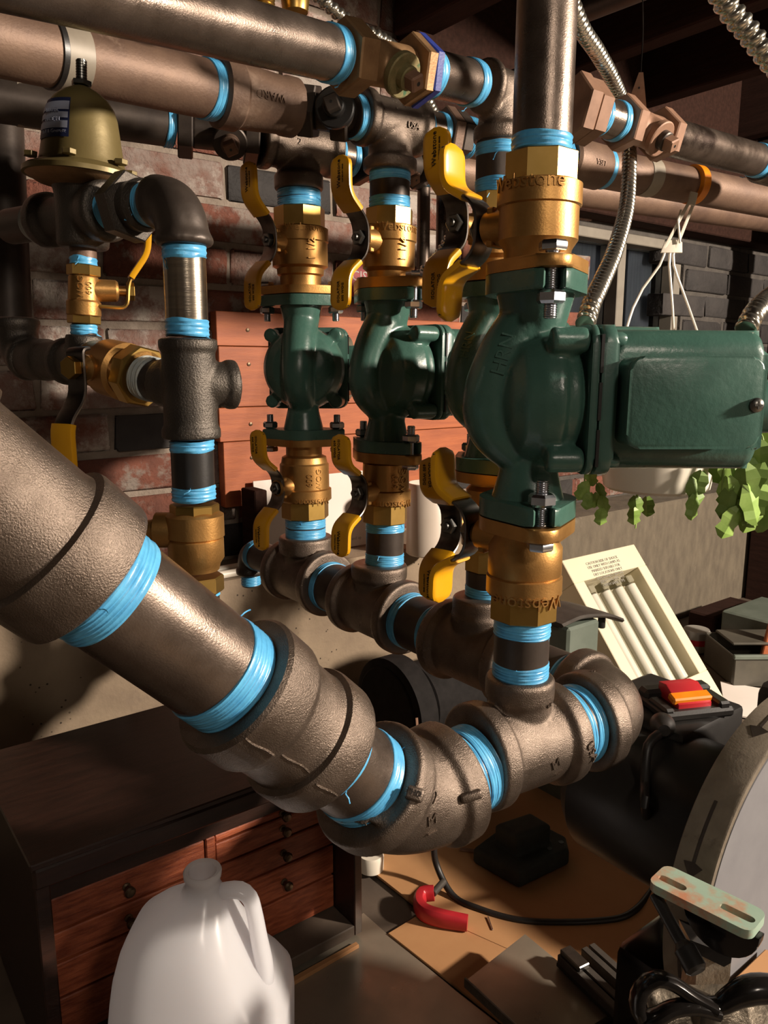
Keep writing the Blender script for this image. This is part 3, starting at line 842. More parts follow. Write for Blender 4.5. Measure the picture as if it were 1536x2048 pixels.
def plug_valve(label, a, b, rh, body, plugdir, mb_, mn=None, s=1., ring=None, offset=0., head=None):
    """square-head plug valve: hexagon mouths at a and b, plug barrel out of the side"""
    a, b = Vector(a), Vector(b); L = (b - a).length; c = (a + b) / 2 + (b - a).normalized() * offset; ax = (b - a).normalized()
    pd = Vector(plugdir); pd = (pd - ax * pd.dot(ax)).normalized()
    M = frame(c, ax, pd)
    t = thing('plug_valve', label, 'valve', M)
    h = .017 * s; mb = MB()
    mb.sphere((0, 0, 0), body, sc=(1, 1, 1.15)); mb.lathe([(-L / 2 + h - offset, rh * .72), (L / 2 - h - offset, rh * .72)], n=30)
    mb.lathe([(0, body * .92), (body * 1.25, body * .9)], frame((0, 0, 0), (1, 0, 0)), n=30)
    part(t, 'valve_body', mb, mb_, mods=fuse(.0016, 5))
    for sg in (-1, 1):
        e = MB(); z = sg * L / 2 - offset; e.hexp(min(z, z - sg * h), max(z, z - sg * h), rh, rot=.25); part(t, 'hex_end', e, mb_, ang=20)
    MX = frame((0, 0, 0), (1, 0, 0), (0, 1, 0))
    g = MB(); g.lathe([(body * 1.15, body * .98), (body * 1.2, body * 1.02), (body * 1.5, body * 1.02), (body * 1.55, body * .95), (body * 1.55, body * .6)], MX, n=30); part(t, 'packing_ring', g, ring or mb_)
    q = MB(); q.lathe([(body * 1.3, body * .58), (body * 1.9, body * .55), (body * 1.95, body * .48)], MX, n=24)
    p = part(t, 'plug', q, mn or mb_)
    w = MB(); Mq = MX @ Matrix.Rotation(.5, 4, 'Z'); w.box(0, 0, body * 2.2, body * .72, body * .72, body * .7, Mq, bev=.0012)
    part(p, 'square_head', w, head or M_tag)
    d = MB(); d.lathe([(body * 2.545, .0016), (body * 2.556, .0015)], Mq, n=10); part(p, 'centre_dimple', d, M_blackp)
    return t

# ---------------------------------------------------------- return manifold under the pumps
def mtee(c, col, label, ybr, hwb, ylo, ce=.053):
    zt = col.z(ybr, hwb); loc = col.a + col.ax * zt; cb = (loc - c).dot(col.ax); cbl = zt - col.z(ylo, hwb)
    return tee(label, c, MD, col.ax, .0355, .0418, ce, .016, .030, col.r(hwb, zt), cb, cbl, M_cast, name='manifold_tee')
mtee(m1, C1, 'black iron tee farthest left on the lower manifold', 1083, 54, 1116)
mtee(m2, C2, 'black iron tee in the middle of the lower manifold', 1139, 56, 1166)
mtee(m3, C3, 'black iron tee of the lower manifold half hidden behind the near valve', 1205, 58, 1236)
def run(label, a, b, ea, eb, r, tapes=2, m=None, name='pipe_nipple', tw=.011):
    a, b = Vector(a), Vector(b); u = (b - a).normalized(); p, q = a + u * ea, b - u * eb; L = (q - p).length
    tp = [(0.0005, min(tw, L * .45))]
    if tapes == 2: tp.append((L - min(tw, L * .45), L - .0005))
    return pipe(label, p, q, r, m or M_pipedk, tp, name=name)
run('taped nipple joining the first and second tees of the lower manifold', m1, m2, .053, .053, .0302)
run('taped nipple joining the second and third tees of the lower manifold', m2, m3, .053, .053, .0302, tw=.013)
run('taped nipple joining the third manifold tee to the large elbow', m3, mE, .053, .044, .0302)
# far end: elbow turned down
u = -MD
def on_line(a, d, px):
    lo, hi = -.6, 1.2; s = proj(a + d * .01)[0] - proj(a)[0]
    for _ in range(50):
        t = (lo + hi) / 2
        if (proj(a + d * t)[0] - px) * s < 0: lo = t
        else: hi = t
    return t
te = on_line(m1, u, 500); e1 = m1 + u * te
run('short taped nipple at the far end of the lower manifold', m1, e1, .053, .018, .0215, tw=.012)
elbow('small black elbow turned down at the far end of the lower manifold', e1, -u, (0, 0, -1), .022, .034, .0185, .0215, .010, M_castdk)
bz = e1 - ZV * .034
pipe('stub under the small manifold elbow, wrapped in tape', bz, bz - ZV * .018, .0135, M_pipedk, [(.001, .016)], name='pipe_nipple')
sleeve('small brass drain fitting under the manifold elbow', bz - ZV * .018, bz - ZV * .06, [(0, .012), (.05, .015), (.4, .015), (.42, .011), (.6, .011), (.62, .0145), (.95, .0145), (1, .013)], M_brass, name='brass_fitting')

# ---------------------------------------------------------- large near tee, elbows and the slanting pipe
Tc = C4.at(1487); XD = (mE - Tc).normalized()
zt = C4.z(1376, 68); cb = (C4.a + C4.ax * zt - Tc).dot(C4.ax)
tee('large near cast iron tee carrying the biggest valve', Tc, XD, C4.ax, .0340, .0398, .043, .016, .0240, C4.r(69, zt), cb, zt - C4.z(1420, 69), M_cast, name='pipe_tee',
    marks=())
elbow('large cast iron elbow right of the near tee', mE, -XD, -MD, .044, .046, .0355, .0400, .018, M_cast)
run('wide taped nipple between the near tee and the large right elbow', Tc, mE, .043, .044, .0305, tw=.016)
K = P(800, 1610, .522)
D = (ZV - XV).normalized()
KT = (Tc - K).normalized()
RD, RDc = .0380, .0428
kt = elbow('large cast iron 45 degree elbow at the bottom of the slanting pipe', K, D, KT, .040, .046, RD, RDc, .019, M_cast)
camd = (CAM - K).normalized()
L = (Tc - K).length - .043 - .046
pipe('short fully taped nipple between the 45 degree elbow and the near tee', K + KT * .046, Tc - KT * .043, .0300, M_pipe, [(.0005, L * .36), (L * .44, L - .0005)], name='pipe_nipple')
p = pipe('short taped nipple between the slanting coupling and the 45 degree elbow', K + D * .040, K + D * .087, .0302, M_pipe, [(.0005, .0125), (-.010, -.0004)], name='pipe_nipple')
sleeve('heavy cast iron coupling on the slanting pipe', K + D * .087, K + D * .1685, [(0, .0375), (.02, .0412), (.05, .0420), (.27, .0420), (.30, .0410), (.315, .0376), (.34, .0370), (.60, .0370), (.63, .0378), (.665, .0402), (.70, .0412), (.97, .0416), (1, .0395)], M_cast,
       texts=())
cpl = bpy.context.scene.objects['pipe_coupling']
for f0, f1, an, r in ((.05, .27, -2.0, .0418), (.33, .62, -2.0, .0368), (.70, .97, -2.05, .0412)):
    Lc = .0815; mb = MB(); mb.sweep([(r * math.cos(an + .02 * math.sin(19 * f)), r * math.sin(an + .02 * math.sin(19 * f)), f * Lc) for f in [f0 + (f1 - f0) * i / 12 for i in range(13)]], [.0006 + .0003 * random.random() for i in range(13)], k=6); part(cpl, 'casting_seam', mb, M_cast)
pipe('long slanting steel pipe with a band of tape at each end', K + D * .1685, K + D * .272, .0302, M_pipe, [(.0005, .0175), (-.016, -.0005)])
sleeve('large cast iron tee at the upper left end of the slanting pipe', K + D * .272, K + D * .46, [(0, .0372), (.008, .0396), (.02, .0402), (.140, .0404), (.152, .0398), (.160, .0362), (.18, .0355), (.43, .0357), (.446, .0362), (.452, .0400), (.60, .0404), (.63, .037), (1, .037)], M_cast, name='pipe_tee')

tees = [o for o in S.objects if o.name.startswith('pipe_tee') and o.parent is None]
big = [o for o in tees if 'large near' in o['label']][0]; rel = [o for o in S.objects if o.get('label', '').startswith('large cast iron elbow right')][0]
mark(kt, 870, 1594, '2', .0120, .05, M_cast); mark(kt, 864, 1640, 'M', .0105, .08, M_cast); mark(kt, 864, 1650, '_', .0140, .05, M_cast)
lug(kt, 829, 1588, .0115, .0085, .0035, -.3, M_cast); mark(kt, 826, 1584, 'SPHD', .0045, -.35, M_blackp, .0004); lug(kt, 942, 1592, .0150, .0062, .004, .25, M_cast)
mark(big, 1112, 1528, 'M', .0110, .35, M_cast); mark(big, 1116, 1537, '_', .0130, .35, M_cast); mark(big, 1184, 1503, 'USA', .0090, -1.15, M_cast); mark(big, 1098, 1410, '38', .0055, PI, M_cast)
mark(rel, 1186, 1343, 'P', .0060, -.6, M_cast); mark(rel, 1138, 1292, 'A', .0070, .5, M_cast)

# ---------------------------------------------------------- supply lines overhead
PD = -YV * .85 - ZV * .55
# line one (nearest)
a, b = P(60, -48, .345), P(672, 110, .515); a = b + (a - b) * 1.5
pipe('nearest overhead steel pipe crossing the top left corner', a, b, .0167, M_pipe, [(-.011, -.0005)])
v0, v1 = b, P(846, 144, .572)
plug_valve('bronze square-head plug valve with a green tarnished ring', v0 + (v1 - v0) * .05, v1, .0205, .0145, PD, M_bronze, M_bronzg, ring=M_bronzg)
sm = MB(); fr = frame(v1, v1 - v0, ZV); sm.hexp(-.009, -.0005, .0212, fr, rot=.25)
solo('pipe_clamp', 'blue smeared hexagon collar beside the tarnished plug valve', 'collar', sm, M_blue, ang=20)
q0, q1 = v1, P(948, 167, .622)
L = (q1 - q0).length
pipe('short overhead steel nipple between blue tape bands', q0, q1, .0165, M_pipe, [(.0005, .010), (L - .012, L - .0005)])
c3t = C3.at(183); c3r = (P(1166, 222, .72) - q1).normalized()
zt = C3.z(274, 46); cbt = (c3t - (C3.a + C3.ax * zt)).dot(C3.ax)
tee('overhead tee feeding the half hidden pump behind the riser', c3t, c3r, -C3.ax, .0185, .0225, .0225, .008, .0185, .0225, cbt, .012, M_cast, name='pipe_tee')
h0, h1 = P(1140, 214, .715), P(1190, 229, .728)
sleeve('tan hexagon union right of the riser', h0, h1, None, M_tag, name='pipe_union', hexes=((0, .48, .0265, M_tag), (.5, 1, .0245, M_tag)))
n1 = P(1238, 244, .745); L = (n1 - h1).length
pipe('short bright nipple between two tape bands right of the riser', h1, n1, .0172, M_pipe, [(.0005, .008), (L - .008, L - .0005)])
w1 = P(1330, 272, .80)
plug_valve('tan square-head plug valve with a metal tag, right of the riser', n1, w1, .0220, .0165, PD, M_tag, M_pipedk, s=.9, ring=M_tag)
z1 = P(1520, 322, .93)
pipe('overhead steel pipe running to the right edge of the picture', w1, z1, .0182, M_pipe, [(-.014, -.0005)])
sleeve('coupling cut off by the right edge of the picture', z1, P(1620, 350, 1.0), [(0, .022), (.05, .0245), (.9, .0245), (1, .022)], M_pipe)
tg = MB(); Mt = frame(P(1274, 206, .755), (CAM - P(1274, 206, .755)), RT)
tg.prism([(-.010, -.030), (.010, -.030), (.0105, -.008), (.002, .026), (-.002, .026), (-.0105, -.008)], -.0008, .0008, Mt)
to = thing('hanger_tag', 'tan spear-shaped metal tag hung from a thin wire', 'tag', Matrix.Translation(Mt.translation))
tg.b.transform(Matrix.Translation(-Mt.translation)); part(to, 'tag_plate', tg, M_tag)
for y in (-.0005, -.016, .013):
    hb = MB(); hb.lathe([(.0006, .0022 if y < .01 else .001), (.0012, .0021 if y < .01 else .001)], Matrix.Translation(-Mt.translation) @ Mt @ T(0, y, 0), n=12); part(to, 'punched_hole', hb, M_blackp)
wv = MB(); wv.sweep(spline([Mt @ Vector((0, .024, 0)), P(1283, 120, .76), P(1286, 60, .77), P(1284, -60, .78)], .01), .0007, k=6)
solo('hanger_wire', 'thin bent wire hanging from the joists to the metal tag', 'wire', wv, M_lever)

# line two
a, b = P(-60, 68, .565), P(428, 182, .725)
rp = pipe('rusty overhead pipe behind the pressure valve', a, b, .0252, M_rusty, [(-.014, -.0005)])
def band(par, pts2, r, m, name='tape_band', lab=None):
    Mi = par.matrix_world.inverted(); z = [(Mi @ p).z for p in pts2]; mb = MB(); mb.lathe(cyl(r, z[0], z[1], .0004), n=40)
    part(par, name, mb, m, lab)
band(rp, (P(97, 100, .61), P(150, 113, .63)), .0262, M_strap, lab='grey wrapped band')
band(rp, (P(88, 98, .61), P(97, 100, .615)), .0266, M_blackp, 'dark_gap_ring', 'black ring for the dark gap')  # dark gap beside the grey band painted as a black ring
c0, c1 = P(432, 183, .727), P(590, 217, .778)
sleeve('cast coupling lettered upside down on the rusty pipe', c0, c1, [(0, .028), (.03, .0315), (.22, .0318), (.26, .0290), (.80, .0262), (.84, .0275), (.97, .0275), (1, .025)], M_rusty,
       texts=(('WARD', .0105, .50, .10, -PI / 2, .0284),), xh=-YV)
c2 = P(602, 220, .783)
pipe('taped close nipple right of the lettered coupling', c1, c2, .0205, M_pipedk, [(.0003, .006)], name='pipe_nipple')
t2c = C2.at(247); lx = (P(880, 268, .87) - P(740, 243, .815)).normalized()
l2 = t2c - lx * .040
t2l = l2 - lx * .010
plug_valve('dark square-head plug valve in front of the supply lines', c2, t2l, .0235, .0190, -YV * .9 - ZV * .15 + RT * .2, M_pipedk, M_blackp, ring=M_blackp, head=M_pipedk, offset=.014)
pipe('taped close nipple left of the second overhead tee', t2l, l2, .0205, M_pipedk, [(.0003, .0095)], name='pipe_nipple')
zt = C2.z(332, 54); cbt = (t2c - (C2.a + C2.ax * zt)).dot(C2.ax)
tee('overhead tee marked USA above the second pump', t2c, lx, -C2.ax, .0235, .0278, .040, .012, .0235, C2.r(54, zt), cbt, C2.z(306, 54) - zt, M_cast, name='pipe_tee',
    marks=(('USA', .0085, .012, -1.35, PI / 2, .0243),))
r0 = t2c + lx * .040; r1 = r0 + lx * .030
pipe('ribbed close nipple right of the second overhead tee', r0, r1, .0192, M_pipe, [(.0003, .006), (.022, .0297)], name='pipe_nipple')
sleeve('dark hexagon union behind the yellow handles', r1, r1 + lx * .03, None, M_pipedk, name='pipe_union', hexes=((0, .45, .0235, M_rusty), (.5, 1, .022, M_pipedk)))
u0, u1 = P(1130, 318, .93), P(1200, 336, .965)
sleeve('cast coupling marked USA right of the riser', u0, u1, [(0, .0235), (.06, .0262), (.94, .0262), (1, .024)], M_rusty, texts=(('USA', .009, .55, .1, -PI / 2, .0265),), xh=-YV)
pl = pipe('brown overhead pipe with an orange band on the right', u1, P(1600, 414, 1.2), .0232, M_rusty, [(.0004, .008)])
band(pl, (P(1285, 352, 1.0), P(1310, 356, 1.01)), .0241, M_strap, lab='grey wrapped band')
run('brown pipe linking the union and the coupling behind the riser', r1 + lx * .03, u0, 0, 0, .0205, m=M_rusty, name='steel_pipe')

# line three (against the wall)
t3c = C1.at(293); lz = (P(735, 322, 1.0) - P(612, 293, .955)).normalized()
zt = C1.z(371, 48); cbt = (t3c - (C1.a + C1.ax * zt)).dot(C1.ax)
tee('overhead tee above the farthest left pump', t3c, lz, -C1.ax, .0265, .0305, .050, .013, .0255, C1.r(49, zt), cbt, C1.z(340, 49) - zt, M_cast, name='pipe_tee', marks=(('2', .010, -.01, -1.5, PI / 2, .027),))
s0_ = t3c + lz * .050; s1_ = s0_ + lz * .026
pipe('ribbed close nipple right of the first overhead tee', s0_, s1_, .0205, M_pipe, [(.0003, .006), (.018, .0257)], name='pipe_nipple')
s2_ = P(845, 333, 1.055)
plug_valve('far plug valve hidden behind the second tee', s1_, s2_, .026, .020, PD, M_pipedk, M_pipedk)
pb = pipe('dark brown pipe farthest back, running right above the window', s2_, P(1600, 446, 1.5), .0245, M_rusty, [(.0005, .013)])
g0, g1 = P(355, 256, .875), t3c - lz * .050
pipe('dark pipe against the wall behind the pressure valve', P(-60, 190, .78), P(346, 252, .872), .0225, M_pipedk, [(-.010, -.0005)])
plug_valve('rusty square-head plug valve against the brick wall', g0, g1, .027, .019, PD, M_pipedk, M_rusty, offset=.012)
bg = MB(); q0, q1 = P(30, 203, .80), P(92, 213, .815); bg.lathe(cyl(.0236, 0, (q1 - q0).length), frame(q0, q1 - q0), n=32)
solo('pipe_sleeve', 'grey sleeve on the wall pipe at the left edge', 'sleeve', bg, M_strap)

# brass vents at the top edge
for (x, y, d), lab in (((526, -12, .62), 'threaded brass fitting at the top edge, left one'), ((590, -10, .64), 'threaded brass fitting at the top edge, right one')):
    q = P(x, y, d); M = Matrix.Translation(q); t = thing('brass_fitting', lab, 'fitting', M)
    mb = MB(); pr = [(-.014, .004)]; z = -.013
    if x < 550:
        for i in range(6): pr += [(z, .0085), (z + .0012, .0095)]; z += .0024
        pr += [(z, .007), (.03, .007)]
    else: pr += [(-.013, .0105), (-.004, .0118), (0, .0105), (.001, .006), (.03, .006)]
    mb.lathe(pr, n=30); part(t, 'fitting_body', mb, M_brassm)
    mb = MB(); mb.hexp(.012, .022, .011); part(t, 'hex_collar', mb, M_brassm, ang=20)

# ---------------------------------------------------------- flexible steel conduits
def conduit(label, pts, r, pitch=.0075, nk=24):
    sp = spline(pts, .0009); mb = MB(); acc = 0; rings = []; prev = None
    for i, p in enumerate(sp):
        if i: acc += (sp[i] - sp[i - 1]).length
        t = (sp[min(i + 1, len(sp) - 1)] - sp[max(i - 1, 0)]).normalized()
        w = prev if prev else (ZV if abs(t.z) < .9 else XV); w = (w - t * w.dot(t)).normalized(); prev = w; v = t.cross(w); R = []
        for k in range(nk):
            a = 2 * PI * k / nk; f = (acc / pitch + k / nk) % 1.0
            q = r * (1.03 - .24 * (0 if f < .40 else math.sin((f - .40) / .60 * PI) ** .8) + .02 * math.sin(f / .45 * PI) * (f < .45))
            R.append(p + w * math.cos(a) * q + v * math.sin(a) * q)
        rings.append(mb.ring(R))
    mb.loft(rings)
    return solo('flexible_conduit', label, 'conduit', mb, M_flex, ang=60)
conduit('flexible steel conduit curling down to the large near pump', [P(1120, -60, .60), P(1160, 50, .66), P(1195, 105, .71), P(1228, 165, .775), P(1250, 225, .84), P(1258, 290, .82), P(1258, 350, .79), P(1252, 420, .745), P(1230, 500, .68), P(1205, 560, .63), P(1184, 605, .59), P(1171, 648, .574)], .0072)
conduit('flexible steel conduit crossing behind the nearest overhead pipe', [P(600, -40, .72), P(650, 5, .73), P(690, 38, .745), P(730, 62, .76), P(775, 86, .78), P(820, 130, .84), P(850, 190, .87), P(880, 250, .93)], .0062)
conduit('flexible steel conduit sweeping down to the second pump motor', [P(905, 330, .98), P(918, 385, .96), P(915, 440, .955), P(895, 490, .95), P(865, 530, .945), P(836, 560, .94), P(820, 600, .93)], .0085)
conduit('thick flexible conduit in the top right corner', [P(1390, -110, .52), P(1450, 5, .54), P(1495, 62, .55), P(1545, 125, .56), P(1620, 200, .58)], .0078, .0078)
conduit('flexible conduit ending at the right end of the large pump motor', [P(1490, 662, .525), P(1512, 622, .54), P(1545, 590, .60), P(1620, 540, .66)], .0072)
for x, y0, y1, d, hw, lab in ((846, 340, 560, 1.07, 13, 'upright grey pipe behind the second pump, left one'), (882, 350, 560, 1.085, 11, 'upright grey pipe behind the second pump, right one')):
    pipe(lab, P(x, y1, d), P(x + 2, y0, d), hw * d / F, M_pipe)
pipe('dark drain pipe standing at the left edge', P(22, 660, 1.0), P(4, 250, 1.0), .026, M_pipedk)
pipe('grey rod under the joists above the riser', P(1130, 40, 1.0), P(1330, -40, .85), .012, M_pipedk)

# ---------------------------------------------------------- left group: pressure valve, bypass and filler column
CL = Column(388, 990, .475, 368, 497)
PR = Column(168, 655, .525, 164, 250)
z0 = PR.z(330); M = PR.frame(z0)
pv = thing('pressure_reducing_valve', 'brass-gold bell-shaped pressure reducing valve with a blue label', 'valve', M)
def pp(pts): return shift(PR.prof(pts), z0)
mb = MB(); mb.lathe(pp([(314, 84), (302, 80), (250, 73), (215, 68), (196, 62), (184, 53), (175, 38), (171, 24), (169, 10)]), n=56); part(pv, 'bell', mb, M_gold)
mb = MB(); mb.lathe(pp([(337, 96), (332, 112), (322, 112), (318, 106), (313, 84)]), n=56); part(pv, 'flange', mb, M_gold)
mb = MB(); mb.lathe(pp([(372, 50), (360, 66), (350, 88), (338, 102), (334, 106)]), n=56); part(pv, 'lower_dish', mb, M_bronze)
st = MB(); pr = []; z = PR.z(168) - z0; rr_ = PR.r(10.5, z0)
for i in range(9): pr += [(z, rr_), (z + .0008, rr_), (z + .0011, rr_ * .84), (z + .0014, rr_ * .84)]; z += .0016
st.lathe(pr, n=20); part(pv, 'adjusting_screw', st, M_zincdk, 'threaded steel adjusting screw')
st = MB(); st.hexp(PR.z(172) - z0, PR.z(162) - z0, PR.r(17, z0)); part(pv, 'lock_nut', st, M_zincdk)
for i in range(6):
    an = -2.5 + i * PI / 3; rb = PR.r(97, z0); sb = MB(); sb.hexp(PR.z(322) - z0, PR.z(312) - z0, .0038, T(rb * math.cos(an), rb * math.sin(an), -.0035)); part(pv, 'flange_screw', sb, M_gold)
EC = CL.at(398); PC = PR.at(430)
Q = (EC - PC).normalized()
Mi = M.inverted(); mb = MB(); cz = (Mi @ PC)
mb.lathe(pp([(492, 44), (486, 50), (380, 54), (352, 62)]), n=40)
Ql = Mi.to_3x3() @ Q
mb.lathe([(-.052, .0165), (-.050, .0185), (-.040, .0185), (-.036, .014), (.012, .015), (.022, .0185), (.030, .0192), (.033, .0175)], frame(cz, Ql), n=36)
part(pv, 'valve_body', mb, M_castdk, mods=fuse(.0017, 5))
# label wrapped round the bell, seven printed stripes
zl0, zl1 = PR.z(275, 76) - z0, PR.z(196, 62) - z0
def bell_patch(za, zb, a0, a1, m, off, name):
    mb = MB(); bp = sorted(pp([(314, 84), (302, 80), (250, 73), (215, 68), (196, 62), (184, 53)])); rows = []
    for i in range(7):
        z = za + (zb - za) * i / 6; r = bp[-1][1]
        for (z_a, r_a), (z_b, r_b) in zip(bp, bp[1:]):
            if z_a <= z <= z_b: r = r_a + (r_b - r_a) * (z - z_a) / (z_b - z_a)
        rows.append([mb.b.verts.new(((r + off) * math.cos(a0 + (a1 - a0) * k / 10), (r + off) * math.sin(a0 + (a1 - a0) * k / 10), z)) for k in range(11)])
    for A, B in zip(rows, rows[1:]):
        for k in range(10): mb.face((A[k], A[k + 1], B[k + 1], B[k]))
    return mb
lb = part(pv, 'maker_label', bell_patch(zl0, zl1, -2.75, -1.52, M_label, .0005, ''), M_label, 'blue and white printed label')
for f0, f1, a1 in ((.68, .90, -1.54), (.47, .62, -1.56), (.22, .40, -1.56)):
    part(lb, 'pale_stripe', bell_patch(zl0 + (zl1 - zl0) * f0, zl0 + (zl1 - zl0) * f1, -2.7, a1, M_labelw, .0008, ''), M_labelw)
for s, sz, f in (('Bell & Gossett', .0034, .14), ('U.S.A.', .0028, .05), ('MADE IN', .003, .43), ('WATER', .003, .65)):
    zt = zl0 + (zl1 - zl0) * f; r = PR.r(72, z0)
    part(lb, 'printed_line', wrap_text(s, sz, r + .0012, I4, -2.0, zt, .0002), M_labelw)
t = thing('pipe_stub', 'taped stub with pale tape at the left port of the pressure valve', 'pipe', frame(PC - Q * .053, -Q))
mb = MB(); mb.lathe(cyl(.0125, 0, .05), n=32); part(t, 'pipe_wall', mb, M_pipedk); tape(t, 0, .010, .0138, m=M_tapew)
# union to elbow
ux = PC + Q * .033; ue = EC - Q * .026
L = (ue - ux).length
sleeve('black hexagon union right of the pressure valve', ux + Q * L * .18, ux + Q * L * .82, [(0, .012), (.1, .0135), (.25, .0135), (.9, .0155), (1, .0135)], M_castdk, name='pipe_union', hexes=((.22, .62, .0182, M_castdk),))
pipe('taped close nipple right of the pressure valve', ux, ux + Q * L * .18, .0118, M_pipedk, [(.0003, L * .17)], name='pipe_nipple')
pipe('taped close nipple left of the plain black elbow', ux + Q * L * .82, ue, .0118, M_pipedk, [(.0003, L * .17)], name='pipe_nipple')
zc = CL.z(484, 56); eb = (EC - (CL.a + CL.ax * zc)).dot(CL.ax)
elbow('plain dark elbow above the filler column', EC, -Q, -CL.ax, .026, eb, .0150, .0158, .006, M_pipedk, Rc2=.0172)
nipple(CL, 'bright steel nipple between blue tape under the dark elbow', 484, 672, 43, [(484, 513), (637, 672)], M_steel)
# filler tee
z0 = CL.z(770); M = CL.frame(z0); ft = thing('filler_tee', 'black cast tee in the filler column with a plugged side port', 'pipe fitting', M)
mb = MB(); mb.lathe(shift(CL.prof([(882, 55), (880, 58), (862, 58), (856, 53), (702, 53), (696, 58), (677, 58), (675, 55)]), z0), n=44)
Mi = M.inverted(); ql = Mi.to_3x3() @ Q; xl = Mi.to_3x3() @ (RT * .90 + HD * .44)
mb.lathe([(-.026, .0135), (-.025, .015), (-.018, .015), (0, .013)], frame((0, 0, 0), ql), n=36)
mb.lathe([(0, .0135), (.021, .0135), (.022, .0150), (.027, .0150), (.0285, .0135)], frame((0, 0, 0), xl), n=36)
part(ft, 'tee_body', mb, M_castdk, mods=fuse(.0013, 3))
mb = MB(); mb.lathe([(.0285, .010), (.0295, .0095)], frame((0, 0, 0), xl), n=30); part(ft, 'port_plug', mb, M_pipedk)
nipple(CL, 'black nipple with two tape bands under the filler tee', 882, 1008, 43, [(883, 906), (978, 1007)], M_blackp)
z0 = CL.z(1060); M = CL.frame(z0)
bv = thing('brass_ball_valve', 'brass valve at the foot of the filler column behind the slanting pipe', 'valve', M)
mb = MB(); mb.lathe(shift(CL.prof([(1150, 44), (1138, 47), (1128, 55), (1090, 55), (1087, 53), (1084, 57), (1040, 57), (1036, 52), (1030, 45)]), z0), n=48)
mb.lathe([(0, .011), (.024, .011), (.025, .007), (.03, .006)], frame((0, 0, 0), Mi.to_3x3() @ -RT), n=24); part(bv, 'valve_body', mb, M_brass)
mb = MB(); mb.hexp(CL.z(1036) - z0, CL.z(1007) - z0, CL.r(45, CL.z(1020)), n=8, rot=.2); part(bv, 'hex_end', mb, M_brassm, ang=20)
mb = MB(); mb.hexp(CL.z(1182) - z0, CL.z(1150) - z0, CL.r(48, CL.z(1160)), n=8, rot=.2); part(bv, 'hex_end', mb, M_brassm, ang=20)
nipple(CL, 'taped nipple under the brass valve at the foot of the filler column', 1182, 1290, 43, [(1183, 1204)], M_pipedk)

# bypass
PT_ = PR.at(725)
nipple(PR, 'worn grey nipple with old tape under the pressure valve', 490, 532, 26, [(512, 531)], M_rusty)
z0 = PR.z(580); M = PR.frame(z0)
sv = thing('brass_ball_valve', 'small upright brass valve with a tall yellow lever', 'valve', M)
mb = MB(); mb.lathe(shift(PR.prof([(630, 31), (628, 33), (602, 33), (598, 30), (553, 29), (550, 27)]), z0), n=40)
sd = (RT * .93 + HD * .36).normalized(); sl = M.inverted().to_3x3() @ sd; Ms = frame((0, 0, 0), sl, ZV)
mb.lathe([(0, .0075), (.0205, .0072), (.022, .006), (.0225, .0035), (.027, .0035)], Ms @ T(0, 0, 0), n=22); part(sv, 'valve_body', mb, M_brass)
for y0, y1 in ((552, 530), (648, 630)):
    mb = MB(); mb.hexp(PR.z(max(y0, y1)) - z0, PR.z(min(y0, y1)) - z0, PR.r(28, z0), rot=.2); part(sv, 'hex_end', mb, M_brassm, ang=20)
part(sv, 'cast_lettering', wrap_text('600', .0058, PR.r(30, z0) + .0002, I4, -.85, .001, .0005, PI / 2), M_brass)
part(sv, 'cast_lettering', wrap_text('WOG', .0058, PR.r(30, z0) + .0002, I4, -1.4, .001, .0005, PI / 2), M_brass)
lp = fillet([(.0, 0, .012 - .022), (.012 + .013, 0, -.010), (.0255, 0, .008), (.016 + .022, 0, .028), (.039, 0, .075)], .006, 4)
lp = dens([Vector((p.x, 0, p.z)) for p in [Vector(q) for q in lp]], .004)
Ml = Matrix(((sl.x, -sl.y, 0, 0), (sl.y, sl.x, 0, 0), (0, 0, 1, 0), (0, 0, 0, 1)))
ly = M_yellow
mb = MB(); mb.sweep([p for p in lp if p.z < .03], .0065, .0012, wdir=(0, 1, 0), M=Ml @ T(.003, 0, 0), k=10, expo=6); lv = part(sv, 'lever', mb, M_brassm, 'bent steel lever')
mb = MB(); mb.sweep([p for p in lp if p.z > .010], .0075, .0022, wdir=(0, 1, 0), M=Ml @ T(.003, 0, 0), k=12, expo=5); part(lv, 'grip', mb, M_yellow, 'yellow vinyl grip')
mb = MB(); mb.hexp(.0275, .0325, .0052, Ms); part(lv, 'lever_nut', mb, M_brassm)
nipple(PR, 'taped close nipple under the small brass valve', 647, 670, 25, [(648, 668)])
z0 = PR.z(725); M = PR.frame(z0); bt = thing('bypass_tee', 'small dark malleable tee under the small brass valve', 'pipe fitting', M)
mb = MB(); mb.lathe(shift(PR.prof([(725, 28), (700, 32), (696, 36), (671, 36), (669, 33)]), z0), n=36)
ql = M.inverted().to_3x3() @ Q
mb.lathe([(-.026, .0145), (-.0245, .0165), (-.018, .0165), (-.015, .014), (.0, .0145), (.012, .0145)], frame((0, 0, 0), ql), n=36); part(bt, 'tee_body', mb, M_castdk, mods=fuse(.0015, 4))
fl = CL.at(770) - Q * .026; B0 = PT_ + Q * .012
L = (fl - B0).length; QQ = (fl - B0).normalized()
M = frame(B0, QQ, ZV)
hv = thing('brass_ball_valve', 'horizontal brass valve with a yellow lever hanging down, left of the filler tee', 'valve', M)
vl = L * .74
mb = MB(); mb.lathe([(0, .0135), (.002, .0155), (vl * .28, .0158), (vl * .32, .0185), (vl * .66, .0188), (vl * .70, .016), (vl, .0165)], n=40)
sf = M.inverted().to_3x3() @ (-HD * .9 - RT * .43).normalized()
